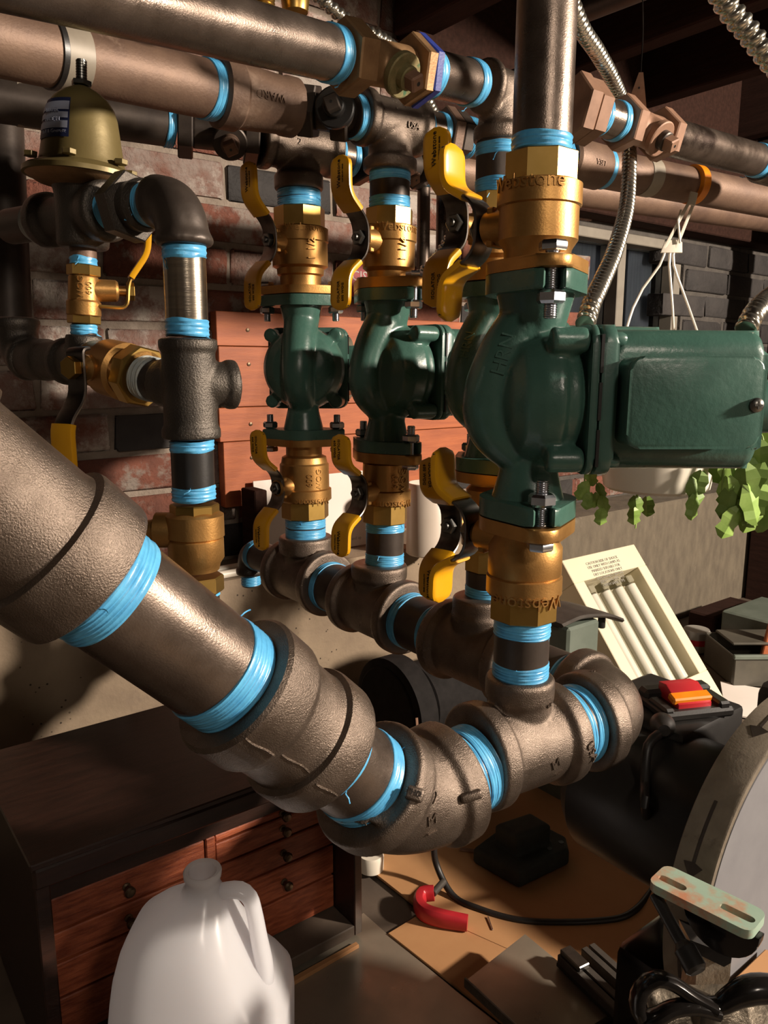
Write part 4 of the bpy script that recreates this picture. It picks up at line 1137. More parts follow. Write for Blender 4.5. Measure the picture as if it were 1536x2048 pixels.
Ms = frame((0, 0, vl * .34), sf, M.inverted().to_3x3() @ ZV); mb.lathe([(0, .0085), (.022, .0082), (.024, .005), (.030, .0042)], Ms, n=24); part(hv, 'valve_body', mb, M_brass)
mb = MB(); mb.hexp(vl * .80, vl, .0182, rot=.2, n=8); part(hv, 'hex_end', mb, M_brassm, ang=20)
lp = dens(fillet([(.012, 0, .023), (.011, 0, .0285), (-.018, 0, .0285), (-.034, 0, .043), (-.095, 0, .043)], .008, 4), .004)
mb = MB(); mb.sweep(lp, .0075, .0013, wdir=(0, 1, 0), M=Ms, k=10, expo=6); lv = part(hv, 'lever', mb, M_lever, 'dark bent steel lever')
mb = MB(); mb.sweep([p for p in lp if p.x < -.033], .009, .0026, wdir=(0, 1, 0), M=Ms, k=12, expo=5); part(lv, 'grip', mb, M_yellow, 'yellow vinyl grip')
mb = MB(); mb.hexp(.030, .0355, .0062, Ms); part(lv, 'lever_nut', mb, M_brassm)
pipe('stub with pale tape between the horizontal brass valve and the filler tee', B0 + QQ * vl, fl, .0130, M_pipedk, [(.0003, (L - vl) * .55)], name='pipe_nipple').children[1].data.materials[0] = M_tapew
el = PT_ - Q * .026
sleeve('dark coupling left of the small malleable tee', el - Q * .05, el, [(0, .0135), (.05, .0150), (.5, .0150), (.55, .0140), (1, .0140)], M_castdk)
elbow('dark elbow at the left end of the bypass', el - Q * .068, Q, (0, 0, 1), .018, .03, .0145, .0165, .008, M_castdk)

# ================================================================== WORKBENCH AND WHAT STANDS ON IT
M_tray = mat('smoky_plastic', '4a4740', '575349', .3, 0, 20)
M_bench = mat('worn_bench_top', '4a3f36', '5d5044', .7, 0, 12, .3, 90, .001)
wb = thing('workbench', 'long worn workbench along the foundation wall', 'workbench', T(1.1, .35, 0))
mb = MB(); mb.box(.05, .13, ZT - .025, 3.3, 1.26, .046, bev=.003); part(wb, 'bench_top', mb, M_bench)
for x in (-1.45, 1.55):
    for y in (-.42, .68):
        mb = MB(); mb.box(x, y, (ZT - .05) / 2, .08, .08, ZT - .05, bev=.004); part(wb, 'leg', mb, M_joist)
def tab(x, y, h=0.): return on(2, ZT + h, x, y)

# sheets on the bench
def slab(name, label, cat, pts, z, th, m, bev=.0005):
    c = sum((Vector(p) for p in pts), Vector()) / len(pts); c.z = z; mb = MB()
    mb.prism([(p.x - c.x, p.y - c.y) for p in pts], 0, th, bev=bev, seg=1)
    return solo(name, label, cat, mb, m, Matrix.Translation(c))
Z1 = ZT + .0005
slab('cardboard_sheet', 'large brown cardboard sheet spread under the sander', 'cardboard', [tab(x, y) for x, y in ((845, 1828), (735, 1740), (640, 1640), (1150, 1480), (1560, 1600), (1750, 1800), (1600, 2060), (1250, 2010))], Z1, .004, M_card)
slab('cardboard_sheet', 'smaller cardboard flap between the metal sheet and the red clamp', 'cardboard', [tab(x, y) for x, y in ((776, 1872), (848, 1828), (1010, 1880), (1240, 2010), (1120, 2090), (1000, 2048))], Z1, .0035, M_card)
slab('metal_sheet', 'grey galvanized metal sheet on the bench beside the plastic jug', 'sheet', [tab(x, y) for x, y in ((727, 1828), (774, 1870), (915, 1987), (1060, 2100), (700, 2500), (250, 2300), (440, 2010))], Z1, .0012, M_sheet, 0.0002)
cb = [tab(x, y) for x, y in ((712, 1893), (718, 1899), (560, 1990), (420, 2070), (410, 2062))]
slab('cardboard_strip', 'corrugated cardboard edge sticking out under the wooden chest', 'cardboard', cb, Z1 + .0013, .005, M_card)

# ---------------------------------------------------------- machinist's chest
YF = tab(725, 1875).y; X0, X1 = .1255, .4767; ZB, ZU = ZT + .007, 1.078; YD = YF + .040; YK = YF + .235
ch = thing('tool_chest', 'old dark mahogany tool chest with open front and rows of shallow drawers', 'chest', T((X0 + X1) / 2, YF, ZB))
o = ch.matrix_world.translation
def cbox(name, x0, x1, y0, y1, z0, z1, m, bev=.0012, lab=None):
    mb = MB(); mb.box((x0 + x1) / 2 - o.x, (y0 + y1) / 2 - o.y, (z0 + z1) / 2 - o.z, x1 - x0, y1 - y0, z1 - z0, bev=bev); return part(ch, name, mb, m, lab)
cbox('top_board', X0 - .003, X1 + .003, YF - .004, YK + .004, ZU - .006, ZU, M_wood)
cbox('top_moulding', X0 - .001, X1 + .001, YF - .002, YF + .016, ZU - .028, ZU - .0065, M_wood, .003)
cbox('side_panel', X0, X0 + .013, YF, YK, ZB, ZU - .0065, M_wood); cbox('side_panel', X1 - .011, X1, YF, YK, ZB, ZU - .0065, M_wood)
cbox('bottom_board', X0 + .013, X1 - .011, YF, YK, ZB, ZB + .014, M_bench)
cbox('back_panel', X0 + .013, X1 - .011, YK - .008, YK, ZB + .014, ZU - .0065, M_wood)
def onD(x, y): return on(1, YD, x, y)
xd0, xd1 = onD(412, 1690).x, onD(431, 1690).x
xr = X1 - .011
def zl(y): return onD(100, y).z
def zr(y): return onD(513, y).z
cbox('upper_rail', X0 + .013, xr, YD, YD + .02, zr(1640), ZU - .028, M_wood)
cbox('divider', xd0, xd1, YD, YK - .01, ZB + .014, zr(1640), M_drawer)
def drawer(x0, x1, z0, z1, knobs):
    d = cbox('drawer', x0 + .001, x1 - .001, YD + .002, YK - .012, z0 + .0014, z1 - .0014, M_drawer, .0012)
    for kx in knobs:
        mb = MB(); mb.lathe([(0, .0042), (.001, .0042), (.002, .0024), (.006, .0024), (.0085, .0052), (.0115, .0056), (.0135, .0040), (.014, .001)], frame((kx - o.x, YD + .002 - o.y, (z0 + z1) / 2 - o.z), (0, -1, 0)), n=20)
        part(d, 'knob', mb, M_knob, 'small round bronze knob')
zs_l = [zr(1640), zl(1874), zl(1938), zl(2011), ZB + .014]
for i in range(4):
    drawer(X0 + .0135, xd0, zs_l[i + 1], zs_l[i], [onD(254, 1770).x] if i < 3 else [])
zs_r = [zr(1640), zr(1657), zr(1703), zr(1759), zr(1823)]
for i in range(4):
    drawer(xd1, xr, zs_r[i + 1], zs_r[i], [onD(568, 1700).x])
drawer(xd1, xr, ZB + .014, zs_r[4], [])

# ---------------------------------------------------------- jug
JG = Column(410, 1960, .60, 404, 1745)
zb = ZT + .0025; jz = (JG.a.z - zb) / -JG.ax.z
secs = [(1741, 374, 436, 2.0), (1738, 370, 441, 2.0), (1742, 367, 443, 2.0), (1752, 368, 442, 2.0), (1756, 372, 439, 2.0), (1770, 371, 441, 2.0), (1775, 366, 445, 2.0), (1782, 362, 449, 2.0), (1798, 336, 456, 2.2), (1818, 302, 464, 2.5), (1845, 270, 476, 2.9), (1880, 252, 494, 3.2), (1915, 244, 512, 3.4), (1945, 242, 535, 3.5), (1970, 242, 560, 3.6), (1995, 243, 578, 3.8), (2030, 246, 582, 4.0), (2100, 248, 582, 4.0)]
jb = MB(); rings = []; Mj = frame(JG.a + JG.ax * jz, JG.ax, RT); base = JG.a + JG.ax * jz
for i, (y, xl, xr_, ex) in enumerate(secs):
    z = JG.z(y) - jz; dd = depth(JG.a + JG.ax * (z + jz)) / F; cx0 = proj(JG.a + JG.ax * (z + jz))[0]
    a_, b_ = (xl - cx0) * dd, (xr_ - cx0) * dd; R = []
    for k in range(48):
        an = 2 * PI * k / 48; c, s = math.cos(an), math.sin(an)
        x = math.copysign(abs(c) ** (2 / ex), c); yy = math.copysign(abs(s) ** (2 / ex), s)
        R.append(((a_ + b_) / 2 + x * (b_ - a_) / 2, yy * min(.066, (b_ - a_) / 2 * 1.0), z))
    rings.append(jb.ring(R))
z_last = rings[-1][0].co.z
for f, zz in ((1., .010), (.97, .003), (.92, 0)):
    rings.append(jb.ring([(v.co.x * f, v.co.y * f, zz) for v in rings[-1 if f < 1 else -1]]))
inner = [jb.ring([(v.co.x * .9, v.co.y * .9, v.co.z - d) for v in rings[0]]) for d in (.0005, .02)]
jb.loft([inner[1], inner[0]] + rings)
jug = thing('plastic_jug', 'empty milky white plastic gallon jug without a cap', 'jug', Mj)
part(jug, 'bottle', jb, M_hdpe, mods=lambda o: None, ang=50)
hb = MB()
def jl(x, y, dy=0.): 
    z = JG.z(y) - jz; dd = depth(JG.a + JG.ax * (z + jz)) / F; return Vector(((x - proj(JG.a + JG.ax * (z + jz))[0]) * dd, dy, z))
hp = spline([jl(425, 1786), jl(452, 1780), jl(480, 1779), jl(500, 1795), jl(510, 1830), jl(519, 1880), jl(528, 1925), jl(530, 1965)], .004)
n = len(hp); hb.sweep(hp, [.0075 + .004 * (i / n) ** 2 for i in range(n)], [.0052 + .002 * (i / n) for i in range(n)], wdir=(0, 1, 0), k=18)
part(jug, 'handle', hb, M_hdpe)
sm_ = MB(); p0 = jl(290, 1958); v, f = text_geo('08 21', .007, .0001)
fr = frame((p0.x, -.067, p0.z), (-.25, -1, 0), (1, 0, 0))
sm_.add(v, f, fr @ Matrix.Rotation(-.5, 4, 'Z')); part(jug, 'smudged_date_stamp', sm_, M_grey)

# ---------------------------------------------------------- red clamp, cable, small things on the cardboard
ZC = ZT + .006
def tz(x, y, h): return tab(x, y, h)
rc = spline([tz(868, 1786, .020), tz(846, 1789, .018), tz(838, 1806, .016), tz(848, 1824, .016), tz(880, 1836, .015), tz(935, 1846, .014)], .004)
n = len(rc); mb = MB(); mb.sweep(rc, [.009 + .002 * math.sin(i / n * PI) for i in range(n)], [.0075] * n, wdir=(0, 0, 1), k=14, expo=3)
rt = thing('clamp', 'red curved clamp lying on the cardboard', 'clamp', Matrix.Translation(tab(880, 1836)))
mb.b.transform(Matrix.Translation(-rt.location)); part(rt, 'clamp_frame', mb, M_red)
mb = MB(); mb.lathe(cyl(.0045, 0, .03), frame(tz(866, 1787, .020) - rt.location, (.9, .35, -.05)), n=16); part(rt, 'clamp_screw', mb, M_iron, 'dark clamp screw')
swt = P(1318, 1452, .685)
cp = [swt + (RT * -.006 - HD * .016), P(1296, 1492, .66), P(1290, 1560, .655), P(1294, 1640, .66), tz(1312, 1700, .07), tz(1312, 1760, .006), tz(1268, 1822, .0055), tz(1200, 1842, .0055), tz(1050, 1842, .0055), tz(950, 1815, .006), tz(905, 1790, .008), tz(875, 1735, .03), tz(868, 1690, .06), tz(880, 1620, .10)]
mb = MB(); mb.sweep(spline(cp, .006), .0042, k=12); solo('power_cable', 'black power cable looping from the sander across the cardboard', 'cable', mb, M_rubber)
def lathe_thing(name, label, cat, p, prof, m, axis=ZV, n=40):
    mb = MB(); mb.lathe(prof, n=n); return solo(name, label, cat, mb, m, frame(p, axis, RT))
lathe_thing('tape_roll', 'white paper-like roll half hidden behind the tool chest', 'roll', tab(742, 1742) + ZV * .0045, [(0, .009), (0, .017), (.018, .0175), (.022, .016), (.022, .009)], M_pot)
lathe_thing('knob', 'dark red round knob in the shade under the sander motor', 'knob', tab(1272, 1700) + ZV * .0045, [(0, .016), (.004, .018), (.022, .018), (.026, .014)], M_red)
mb = MB(); q = tab(985, 1868) + ZV * .0055; mb.lathe(cyl(.0009, 0, .022, .0002), frame(q, (.35, .6, .02)), n=8); solo('nail', 'thin bright nail lying on the cardboard', 'nail', mb, M_zinc)
mb = MB(); q = tab(938, 1708) + ZV * .0047; mb.box(0, 0, .001, .026, .007, .002, frame(q, ZV, (.5, -.6, 0)), bev=.0006); solo('wood_chip', 'small pale chip on the cardboard', 'chip', mb, M_tag)

# cast foot of another tool behind the elbows
q = tab(1050, 1730) + ZV * .005
t = thing('iron_casting', 'dark grey-green iron casting with two holes, in shade behind the elbows', 'casting', frame(q, ZV, XV))
mb = MB(); mb.prism([(-.05, -.035), (.04, -.042), (.06, -.02), (.055, .03), (.0, .05), (-.06, .04)], 0, .026, bev=.005); mb.prism([(-.03, -.01), (.03, -.018), (.03, .02), (-.03, .03)], .02, .055, bev=.006)
part(t, 'casting_body', mb, M_castgr, mods=fuse(.0018, 4))
for x in (.018, .042):
    mb = MB(); mb.lathe([(.0262, .0038), (.0268, .0036)], T(x, -.026, 0), n=16); part(t, 'bolt_hole', mb, M_blackp)

# ---------------------------------------------------------- bench grinder standing at the wall
gp = P(850, 1395, 1.20); t = thing('bench_grinder', 'dark bench grinder in shade between the manifold and the slanting pipe', 'grinder', T(gp.x, gp.y, ZT))
h = gp.z - ZT
mb = MB(); mb.box(.03, 0, h * .35, .10, .10, h * .7, bev=.012, seg=2); mb.box(.03, 0, .012, .15, .13, .02, bev=.004); part(t, 'pedestal', mb, M_matte)
mb = MB(); mb.lathe([(-.03, .045), (-.02, .058), (.13, .058), (.14, .045)], T(0, 0, h) @ frame((0, 0, 0), (1, 0, 0)), n=40); part(t, 'motor', mb, M_matte)
mb = MB(); mb.lathe([(-.075, .07), (-.072, .078), (-.04, .078), (-.036, .07)], T(0, 0, h) @ frame((0, 0, 0), (1, 0, 0)), n=48); part(t, 'wheel_guard', mb, M_matte)
mb = MB(); mb.lathe([(-.0775, .064), (-.076, .066), (-.07, .066)], T(0, 0, h) @ frame((0, 0, 0), (1, 0, 0)), n=48); part(t, 'grinding_wheel', mb, M_matte)
for i in range(3):
    mb = MB(); an = -.5 + i * .28; pts = [Vector((-.074 + i * .0, -.072 * math.cos(an + k * .05), h + .072 * math.sin(an + k * .05) - .0)) for k in range(4)]
    mb.sweep([p + Vector((.034 * j / 3, 0, 0)) * 0 for j, p in enumerate(pts)], .004, .0012, wdir=(1, 0, 0), k=8); part(t, 'guard_reflection_stripe', mb, M_tag)  # reflections on the guard painted as pale stripes
gp = P(962, 1375, 1.38); t = thing('tool_housing', 'grey-green enamelled tool housing behind the near tee', 'housing', T(gp.x, gp.y, ZT))
h = gp.z - ZT + .05
mb = MB(); mb.box(.012, .02, h / 2 + .001, .095, .08, h, bev=.009, seg=3); part(t, 'housing', mb, M_greyg)
mb = MB(); mb.box(.012, .02, h + .004, .102, .087, .007, bev=.002); part(t, 'lid', mb, M_grey)
gp = P(1122, 1260, 1.22); t = thing('tool_box', 'grey box with a dark curved lid left of the light fixture', 'box', T(gp.x, gp.y, ZT))
h = gp.z - ZT + .022
mb = MB(); mb.box(0, 0, h / 2, .075, .09, h, bev=.004); part(t, 'box_body', mb, M_greyg)
mb = MB(); ls = [Vector((-.05, 0, h + .006)), Vector((0, 0, h + .010)), Vector((.05, -.01, h + .004)), Vector((.085, -.02, h - .010))]
mb.sweep(spline(ls, .008), .045, .004, wdir=(0, 1, 0), k=10, expo=5); part(t, 'lid', mb, M_iron)
mb = MB(); mb.lathe(cyl(.006, h - .02, h - .003), T(.055, -.035, 0), n=14); part(t, 'latch', mb, M_blackp)
q = tab(1185, 1440); lathe_thing('pen_pot', 'black mesh pot left of the leaning light fixture', 'pot', Vector((P(1172, 1260, 1.32).x, P(1172, 1260, 1.32).y, ZT + .001)), [(0, .04), (.002, .042), (.17, .042), (.172, .04), (.172, .036), (.02, .036)], M_blackp)

# ---------------------------------------------------------- leaning light fixture
TRp = P(1268, 1088, 1.653); Wd = 0.
while proj(TRp - XV * Wd)[0] > 1124: Wd += .001
TLp = TRp - XV * Wd; uu = XV.copy(); vv = Vector((0, -.224, -.269)); Hd = vv.length; vv.normalize()
nn = uu.cross(vv)                     # points into the wall
if nn.dot(FW) < 0: nn = -nn
Mf = Matrix(((uu.x, vv.x, nn.x, TLp.x), (uu.y, vv.y, nn.y, TLp.y), (uu.z, vv.z, nn.z, TLp.z), (0, 0, 0, 1)))
lf = thing('light_fixture', 'cream box light fixture with unlit tubes propped up in front of the concrete wall', 'light fixture', Mf)
mt, ms_, ml, mb2 = Hd * .145, Wd * .12, Wd * .13, Hd * .17
TH_ = .052
for nme, x0, x1, y0, y1 in (('frame_rail', 0, Wd, 0, mt), ('frame_rail', 0, Wd, Hd - mb2, Hd), ('frame_rail', 0, ml, mt, Hd - mb2), ('frame_rail', Wd - ms_, Wd, mt, Hd - mb2)):
    mb = MB(); mb.box((x0 + x1) / 2, (y0 + y1) / 2, TH_ / 2, x1 - x0, y1 - y0, TH_, bev=.0012); part(lf, nme, mb, M_cream)
mb = MB(); mb.box(Wd / 2, Hd / 2, TH_ - .003, Wd - .02, Hd - .02, .004); part(lf, 'reflector', mb, M_refl)
n_t = 4; iw = Wd - ml - ms_
for i in range(n_t):
    x = ml + iw * (.14 + .235 * i); yb = mt + .012; ye = Hd - mb2 - .004
    mb = MB(); mb.lathe([(0, .009), (.002, .0118), (ye - yb - .014, .0118), (ye - yb - .012, .009)], frame((x, yb + .014, .022), (0, 1, 0)), n=20); tb_ = part(lf, 'fluorescent_tube', mb, M_tube, 'frosted unlit tube')
    mb = MB(); mb.box(x, yb + .004, .022, .019, .016, .022, bev=.002); part(tb_, 'tube_socket', mb, M_refl)
for k in range(7):
    mb = flat_text(('CAUTION RISK OF SHOCK', 'USE ONLY WITH LAMPS AS', 'MARKED SUITABLE FOR', 'DRY LOCATIONS ONLY', 'DISCONNECT BEFORE', 'SERVICING REPLACE', 'WITH SAME TYPE')[k], .0085, Matrix(((1, 0, 0, Wd * .47), (0, -1, 0, Hd * .055 + k * .0085), (0, 0, -1, -.0006), (0, 0, 0, 1))) , .0001)
    part(lf, 'printed_notice', mb, M_grey)

# ---------------------------------------------------------- far right clutter on the bench
def at_bench(x, y, d):
    p = P(x, y, d); return Vector((p.x, p.y, ZT + .0012)), p.z - ZT
q, h = at_bench(1393, 1265, 1.86)
t = thing('paint_can', 'small can with a red band behind the light fixture', 'can', Matrix.Translation(q))
mb = MB(); mb.lathe([(0, .03), (.002, .031), (h + .004, .031), (h + .008, .029), (h + .008, .026)], n=32); part(t, 'can_body', mb, M_grey)
mb = MB(); mb.lathe([(h - .026, .0315), (h - .012, .0315)], n=32); part(t, 'red_band', mb, M_red)
q, h = at_bench(1512, 1262, 1.85)
t = thing('metal_cabinet', 'dark grey metal cabinet at the right edge behind the tray', 'cabinet', frame(q, ZV, XV))
mb = MB(); mb.box(.06, .0, h / 2 + .02, .19, .14, h + .04, bev=.004); part(t, 'cabinet_body', mb, M_greyg)
mb = MB(); mb.lathe(cyl(.008, 0, .02), frame((-.025, -.07, h * .45), (0, -1, 0)), n=16); part(t, 'latch', mb, M_zincdk)
q, h = at_bench(1440, 1270, 2.02)
mb = MB(); mb.box(0, 0, .03, .2, .07, .06, bev=.004); solo('wooden_block', 'brown block lying at the foot of the concrete wall', 'block', mb, M_joist, frame(q, ZV, XV))
q, h = at_bench(1552, 1335, 1.72)
t = thing('organizer_tray', 'see-through plastic organizer tray behind the sander guard', 'tray', frame(q, ZV, (.8, -.6, 0)))
def pbox(par, name, x, y, z, sx, sy, sz, m, bev=.002, lab=None):
    mb = MB(); mb.box(x, y, z, sx, sy, sz, bev=bev); return part(par, name, mb, m, lab)
pbox(t, 'tray_floor', 0, 0, .004, .26, .15, .008, M_tray)
for y in (-.073, .073): pbox(t, 'tray_wall', 0, y, .035, .26, .005, .07, M_tray)
for x in (-.128, .128, 0): pbox(t, 'tray_wall', x, 0, .034, .005, .14, .066, M_tray)
pbox(t, 'tray_rim', 0, -.077, .068, .27, .010, .010, M_greyg)
pbox(t, 'lid_plate', .0, .025, .075, .22, .09, .006, M_tray)
pbox(t, 'dark_compartment', .065, -.030, .07, .08, .05, .004, M_blackp)
mb = MB(); mb.sphere((.065, -.03, .074), .012, sc=(1, 1, .6)); part(t, 'finger_hole_rim', mb, M_zincdk)
q, h = at_bench(1490, 1395, 1.45)
slab('paper_stack', 'white sheet of paper lying beside the light fixture', 'paper', [tab(x, y) for x, y in ((1440, 1366), (1560, 1388), (1560, 1450), (1450, 1430))], ZT + .001, .004, M_paper)
q, h = at_bench(1531, 1285, 1.70)
mb = MB(); mb.box(0, 0, .10, .03, .012, .2, bev=.002); solo('wooden_stick', 'orange-brown wooden stick leaning at the right edge', 'stick', mb, M_plank, frame(q + ZV * .002, Vector((.12, -.1, 1)), RT))

# ---------------------------------------------------------- disc sander
DC = P(1580, 1732, .62); RDk = .132
ds = thing('disc_sander', 'grey disc sander with a black motor and worn aluminium guard at the lower right', 'sander', Matrix.Translation(Vector((DC.x, DC.y, ZT + .0045))))
o = ds.location.copy(); dz = DC.z - o.z
MY = frame((0, 0, dz), (0, 1, 0), (1, 0, 0))          # local z runs back from the disc face
mb = MB(); mb.lathe([(-.004, .001), (-.004, RDk - .001), (-.002, RDk), (.004, RDk)], MY, n=96); dk = part(ds, 'sanding_disc', mb, M_disc, 'grey abrasive disc')
mb = MB(); mb.lathe([(.010, RDk + .0015), (-.004, RDk + .003), (-.0055, RDk + .0045), (-.0055, RDk + .0085), (-.004, RDk + .0095), (.022, RDk + .0095), (.024, RDk + .006), (.024, .03)], MY, n=96, caps=False); gd = part(ds, 'disc_guard', mb, M_aluw, 'worn cast aluminium guard')
def on_guard(poly, a0, z0, off=.0004):
    """thin painted shape on the guard's rim: x along the rim, y across it"""
    r = RDk + .0095 + off; mb = MB(); n = len(poly)
    lo = [mb.b.verts.new(MY @ Vector(((r - .0006) * math.cos(a0 + x / r), (r - .0006) * math.sin(a0 + x / r), z0 + y))) for x, y in poly]
    hi = [mb.b.verts.new(MY @ Vector((r * math.cos(a0 + x / r), r * math.sin(a0 + x / r), z0 + y))) for x, y in poly]
    mb.face(hi); mb.face(lo[::-1])
    for i in range(n): mb.face((lo[i], lo[(i + 1) % n], hi[(i + 1) % n], hi[i]))
    part(gd, 'painted_arrow', mb, M_pipedk)
def line(L, w, k=8):
    return [(L * i / k, -w) for i in range(k + 1)] + [(L * i / k, w) for i in range(k, -1, -1)]
for an in (1.95, 2.75, 3.45):
    a0 = -an + 0 if False else -(an)
    on_guard(line(.045, .0011), a0, .009)
    on_guard([(-.012, 0), (-.002, -.007), (0, 0), (-.002, .007)], a0, .009)
# motor behind the guard
mb = MB(); mb.lathe([(.022, .05), (.03, .062), (.045, .070), (.17, .070), (.185, .058), (.19, .03)], MY, n=48); part(ds, 'motor', mb, M_blackp)
B1 = P(1368, 1414, .73) - o; bw = Vector((.105, .105, .10))
mb = MB(); mb.box(B1.x + .0, B1.y + .02, B1.z - bw.z / 2, bw.x, bw.y, bw.z, bev=.006, seg=2); sw = part(ds, 'switch_box', mb, M_blackp)
ms2 = T(B1.x - .002, B1.y - .002, B1.z) @ Matrix.Rotation(math.radians(-25), 4, 'Z')
mb = MB(); mb.box(0, 0, .004, .072, .05, .010, ms2, bev=.003); mb.box(0, .018, .011, .07, .016, .010, ms2, bev=.003); mb.box(.026, -.008, .010, .012, .03, .008, ms2, bev=.002); mb.box(-.030, -.008, .009, .01, .03, .006, ms2, bev=.002); part(sw, 'switch_bezel', mb, M_blackp)
mb = MB(); mb.prism([(-.018, .007), (.016, .007), (.016, .022), (.004, .024), (-.018, .013)], -.017, .017, ms2 @ Matrix(((0, 0, 1, -.002), (1, 0, 0, 0), (0, 1, 0, 0), (0, 0, 0, 1))), bev=.001)
part(sw, 'red_paddle', mb, M_red, 'red paddle switch')
mb = MB(); mb.box(-.003, -.006, .0185, .040, .011, .007, ms2 @ Matrix.Rotation(.28, 4, 'X'), bev=.0015); part(sw, 'safety_key', mb, M_orange, 'orange safety key')
mb = MB(); mb.lathe([(0, .0105), (.004, .011), (.010, .010), (.014, .0075), (.020, .005)], frame(swt - o + HD * .004 + RT * .004, (-.75, -.6, .15)), n=24); part(sw, 'strain_relief', mb, M_rubber)
# pedestal casting and base
mb = MB(); mb.box(-.01, .07, dz * .28, .09, .10, dz * .56, bev=.01, seg=2); mb.box(-.005, .05, .011, .15, .22, .018, bev=.004); part(ds, 'pedestal', mb, M_blackm)
pb_ = P(1428, 1950, .655) - o
mb = MB(); bh = CAM + RT * .64 + HD * .84 - o; mb.box(bh.x, bh.y, dz * .55, .26, .30, dz * 1.05, bev=.015, seg=2); mb.box(bh.x * .55, bh.y * .6, .02, .34, .12, .03, bev=.004); part(ds, 'unseen_shade_housing', mb, M_blackp)  # unseen housing, added out of view to shade the cardboard

# slotted work plate with its trunnion
zp = P(1420, 1795, .485).z
cA, cB, cC, cD = [on(2, zp, *q_) for q_ in ((1326, 1733), (1301, 1757), (1497, 1861), (1541, 1829))]
ctr = (cA + cB + cC + cD) / 4; lx_ = ((cC - cB) + (cD - cA)); Lp = lx_.length / 2; lx_.normalize(); ly_ = ZV.cross(lx_); Wp = abs(((cA - cB) + (cD - cC)).dot(ly_)) / 2
Mp = frame(ctr, ZV, lx_)
wt = thing('slotted_work_plate', 'worn mint and orange plate with two long slots beside the sanding disc', 'plate', Mp)
def slot_poly(cx, cy, L_, w):
    o_ = []
    for sg in (1, -1):
        for k in range(7):
            a = -PI / 2 + PI * k / 6; o_.append((cx + sg * (L_ / 2 - w) + sg * w * math.cos(a), cy + sg * w * math.sin(a)))
    return o_
# plate with real slots: strips round two openings
def ring_plate(mb, L_, W_, slots, z0, z1):
    import mathutils.geometry as mg
    outer = []
    r = .006
    for cx, cy, a0 in ((L_ / 2 - r, W_ / 2 - r, 0), (-L_ / 2 + r, W_ / 2 - r, 90), (-L_ / 2 + r, -W_ / 2 + r, 180), (L_ / 2 - r, -W_ / 2 + r, 270)):
        outer += [(cx + r * math.cos(math.radians(a0 + 22.5 * i)), cy + r * math.sin(math.radians(a0 + 22.5 * i))) for i in range(5)]
    polys = [[Vector((x, y, 0)) for x, y in outer]] + [[Vector((x, y, 0)) for x, y in reversed(s)] for s in slots]
    tris = mg.tessellate_polygon(polys); flat = [p for q in polys for p in q]
    lo = [mb.b.verts.new((p.x, p.y, z0)) for p in flat]; hi = [mb.b.verts.new((p.x, p.y, z1)) for p in flat]
    for t_ in tris: mb.face([hi[i] for i in t_]); mb.face([lo[i] for i in reversed(t_)])
    k = 0
    for q in polys:
        n_ = len(q)
        for i in range(n_):
            a, b = k + i, k + (i + 1) % n_; mb.face((lo[a], lo[b], hi[b], hi[a]))
        k += n_
Mi = Mp.inverted()
sl = []
for (xa_, ya_), (xb_, yb_) in (((1326, 1757), (1364, 1774)), ((1450, 1814), (1500, 1838))):
    pa, pb2 = Mi @ on(2, zp, xa_, ya_), Mi @ on(2, zp, xb_, yb_); c_ = (pa + pb2) / 2
    sl.append(slot_poly(c_.x, c_.y, abs(pb2.x - pa.x) + .006, .0030))
mb = MB(); ring_plate(mb, Lp, max(Wp, .026), sl, -.006, 0); part(wt, 'plate', mb, M_mint, ang=30)
mb = MB(); rT = Lp * .36
mb.prism([(rT * math.cos(PI + PI * k / 16), rT * math.sin(PI + PI * k / 16)) for k in range(17)], -.004, .004, frame((.012, -.002, -.0065), (0, -1, 0), (1, 0, 0)), bev=.001); part(wt, 'trunnion', mb, M_blackm)
mb = MB(); mb.lathe([(0, .004), (.03, .004), (.034, .007), (.046, .007), (.048, .005)], frame((-.03, -.006, -.012), (.75, -.35, -.45)), n=16); part(wt, 'lock_rod', mb, M_blackp)
Ma = Mp.inverted(); dA = .52; ax_ = [P(x_, y_, dA) for x_, y_ in ((1396, 1896), (1462, 1922), (1460, 1955), (1436, 2010), (1425, 2090), (1372, 2090), (1390, 1990))]
mb = MB(); fr = [[Ma @ (p + HD * k) for p in ax_] for k in (0, .022)]; r0_, r1_ = mb.ring(fr[0]), mb.ring(fr[1]); mb.loft([r0_, r1_]); part(wt, 'aluminium_bracket', mb, M_alu, 'shiny scraped aluminium bracket')
mb = MB(); br = [P(x_, y_, dA - .006) for x_, y_ in ((1380, 1880), (1464, 1912), (1462, 1926), (1448, 1934), (1382, 1902))]
r0_, r1_ = mb.ring([Ma @ p for p in br]), mb.ring([Ma @ (p + HD * .02) for p in br]); mb.loft([r0_, r1_]); part(wt, 'clamp_block', mb, M_blackm)

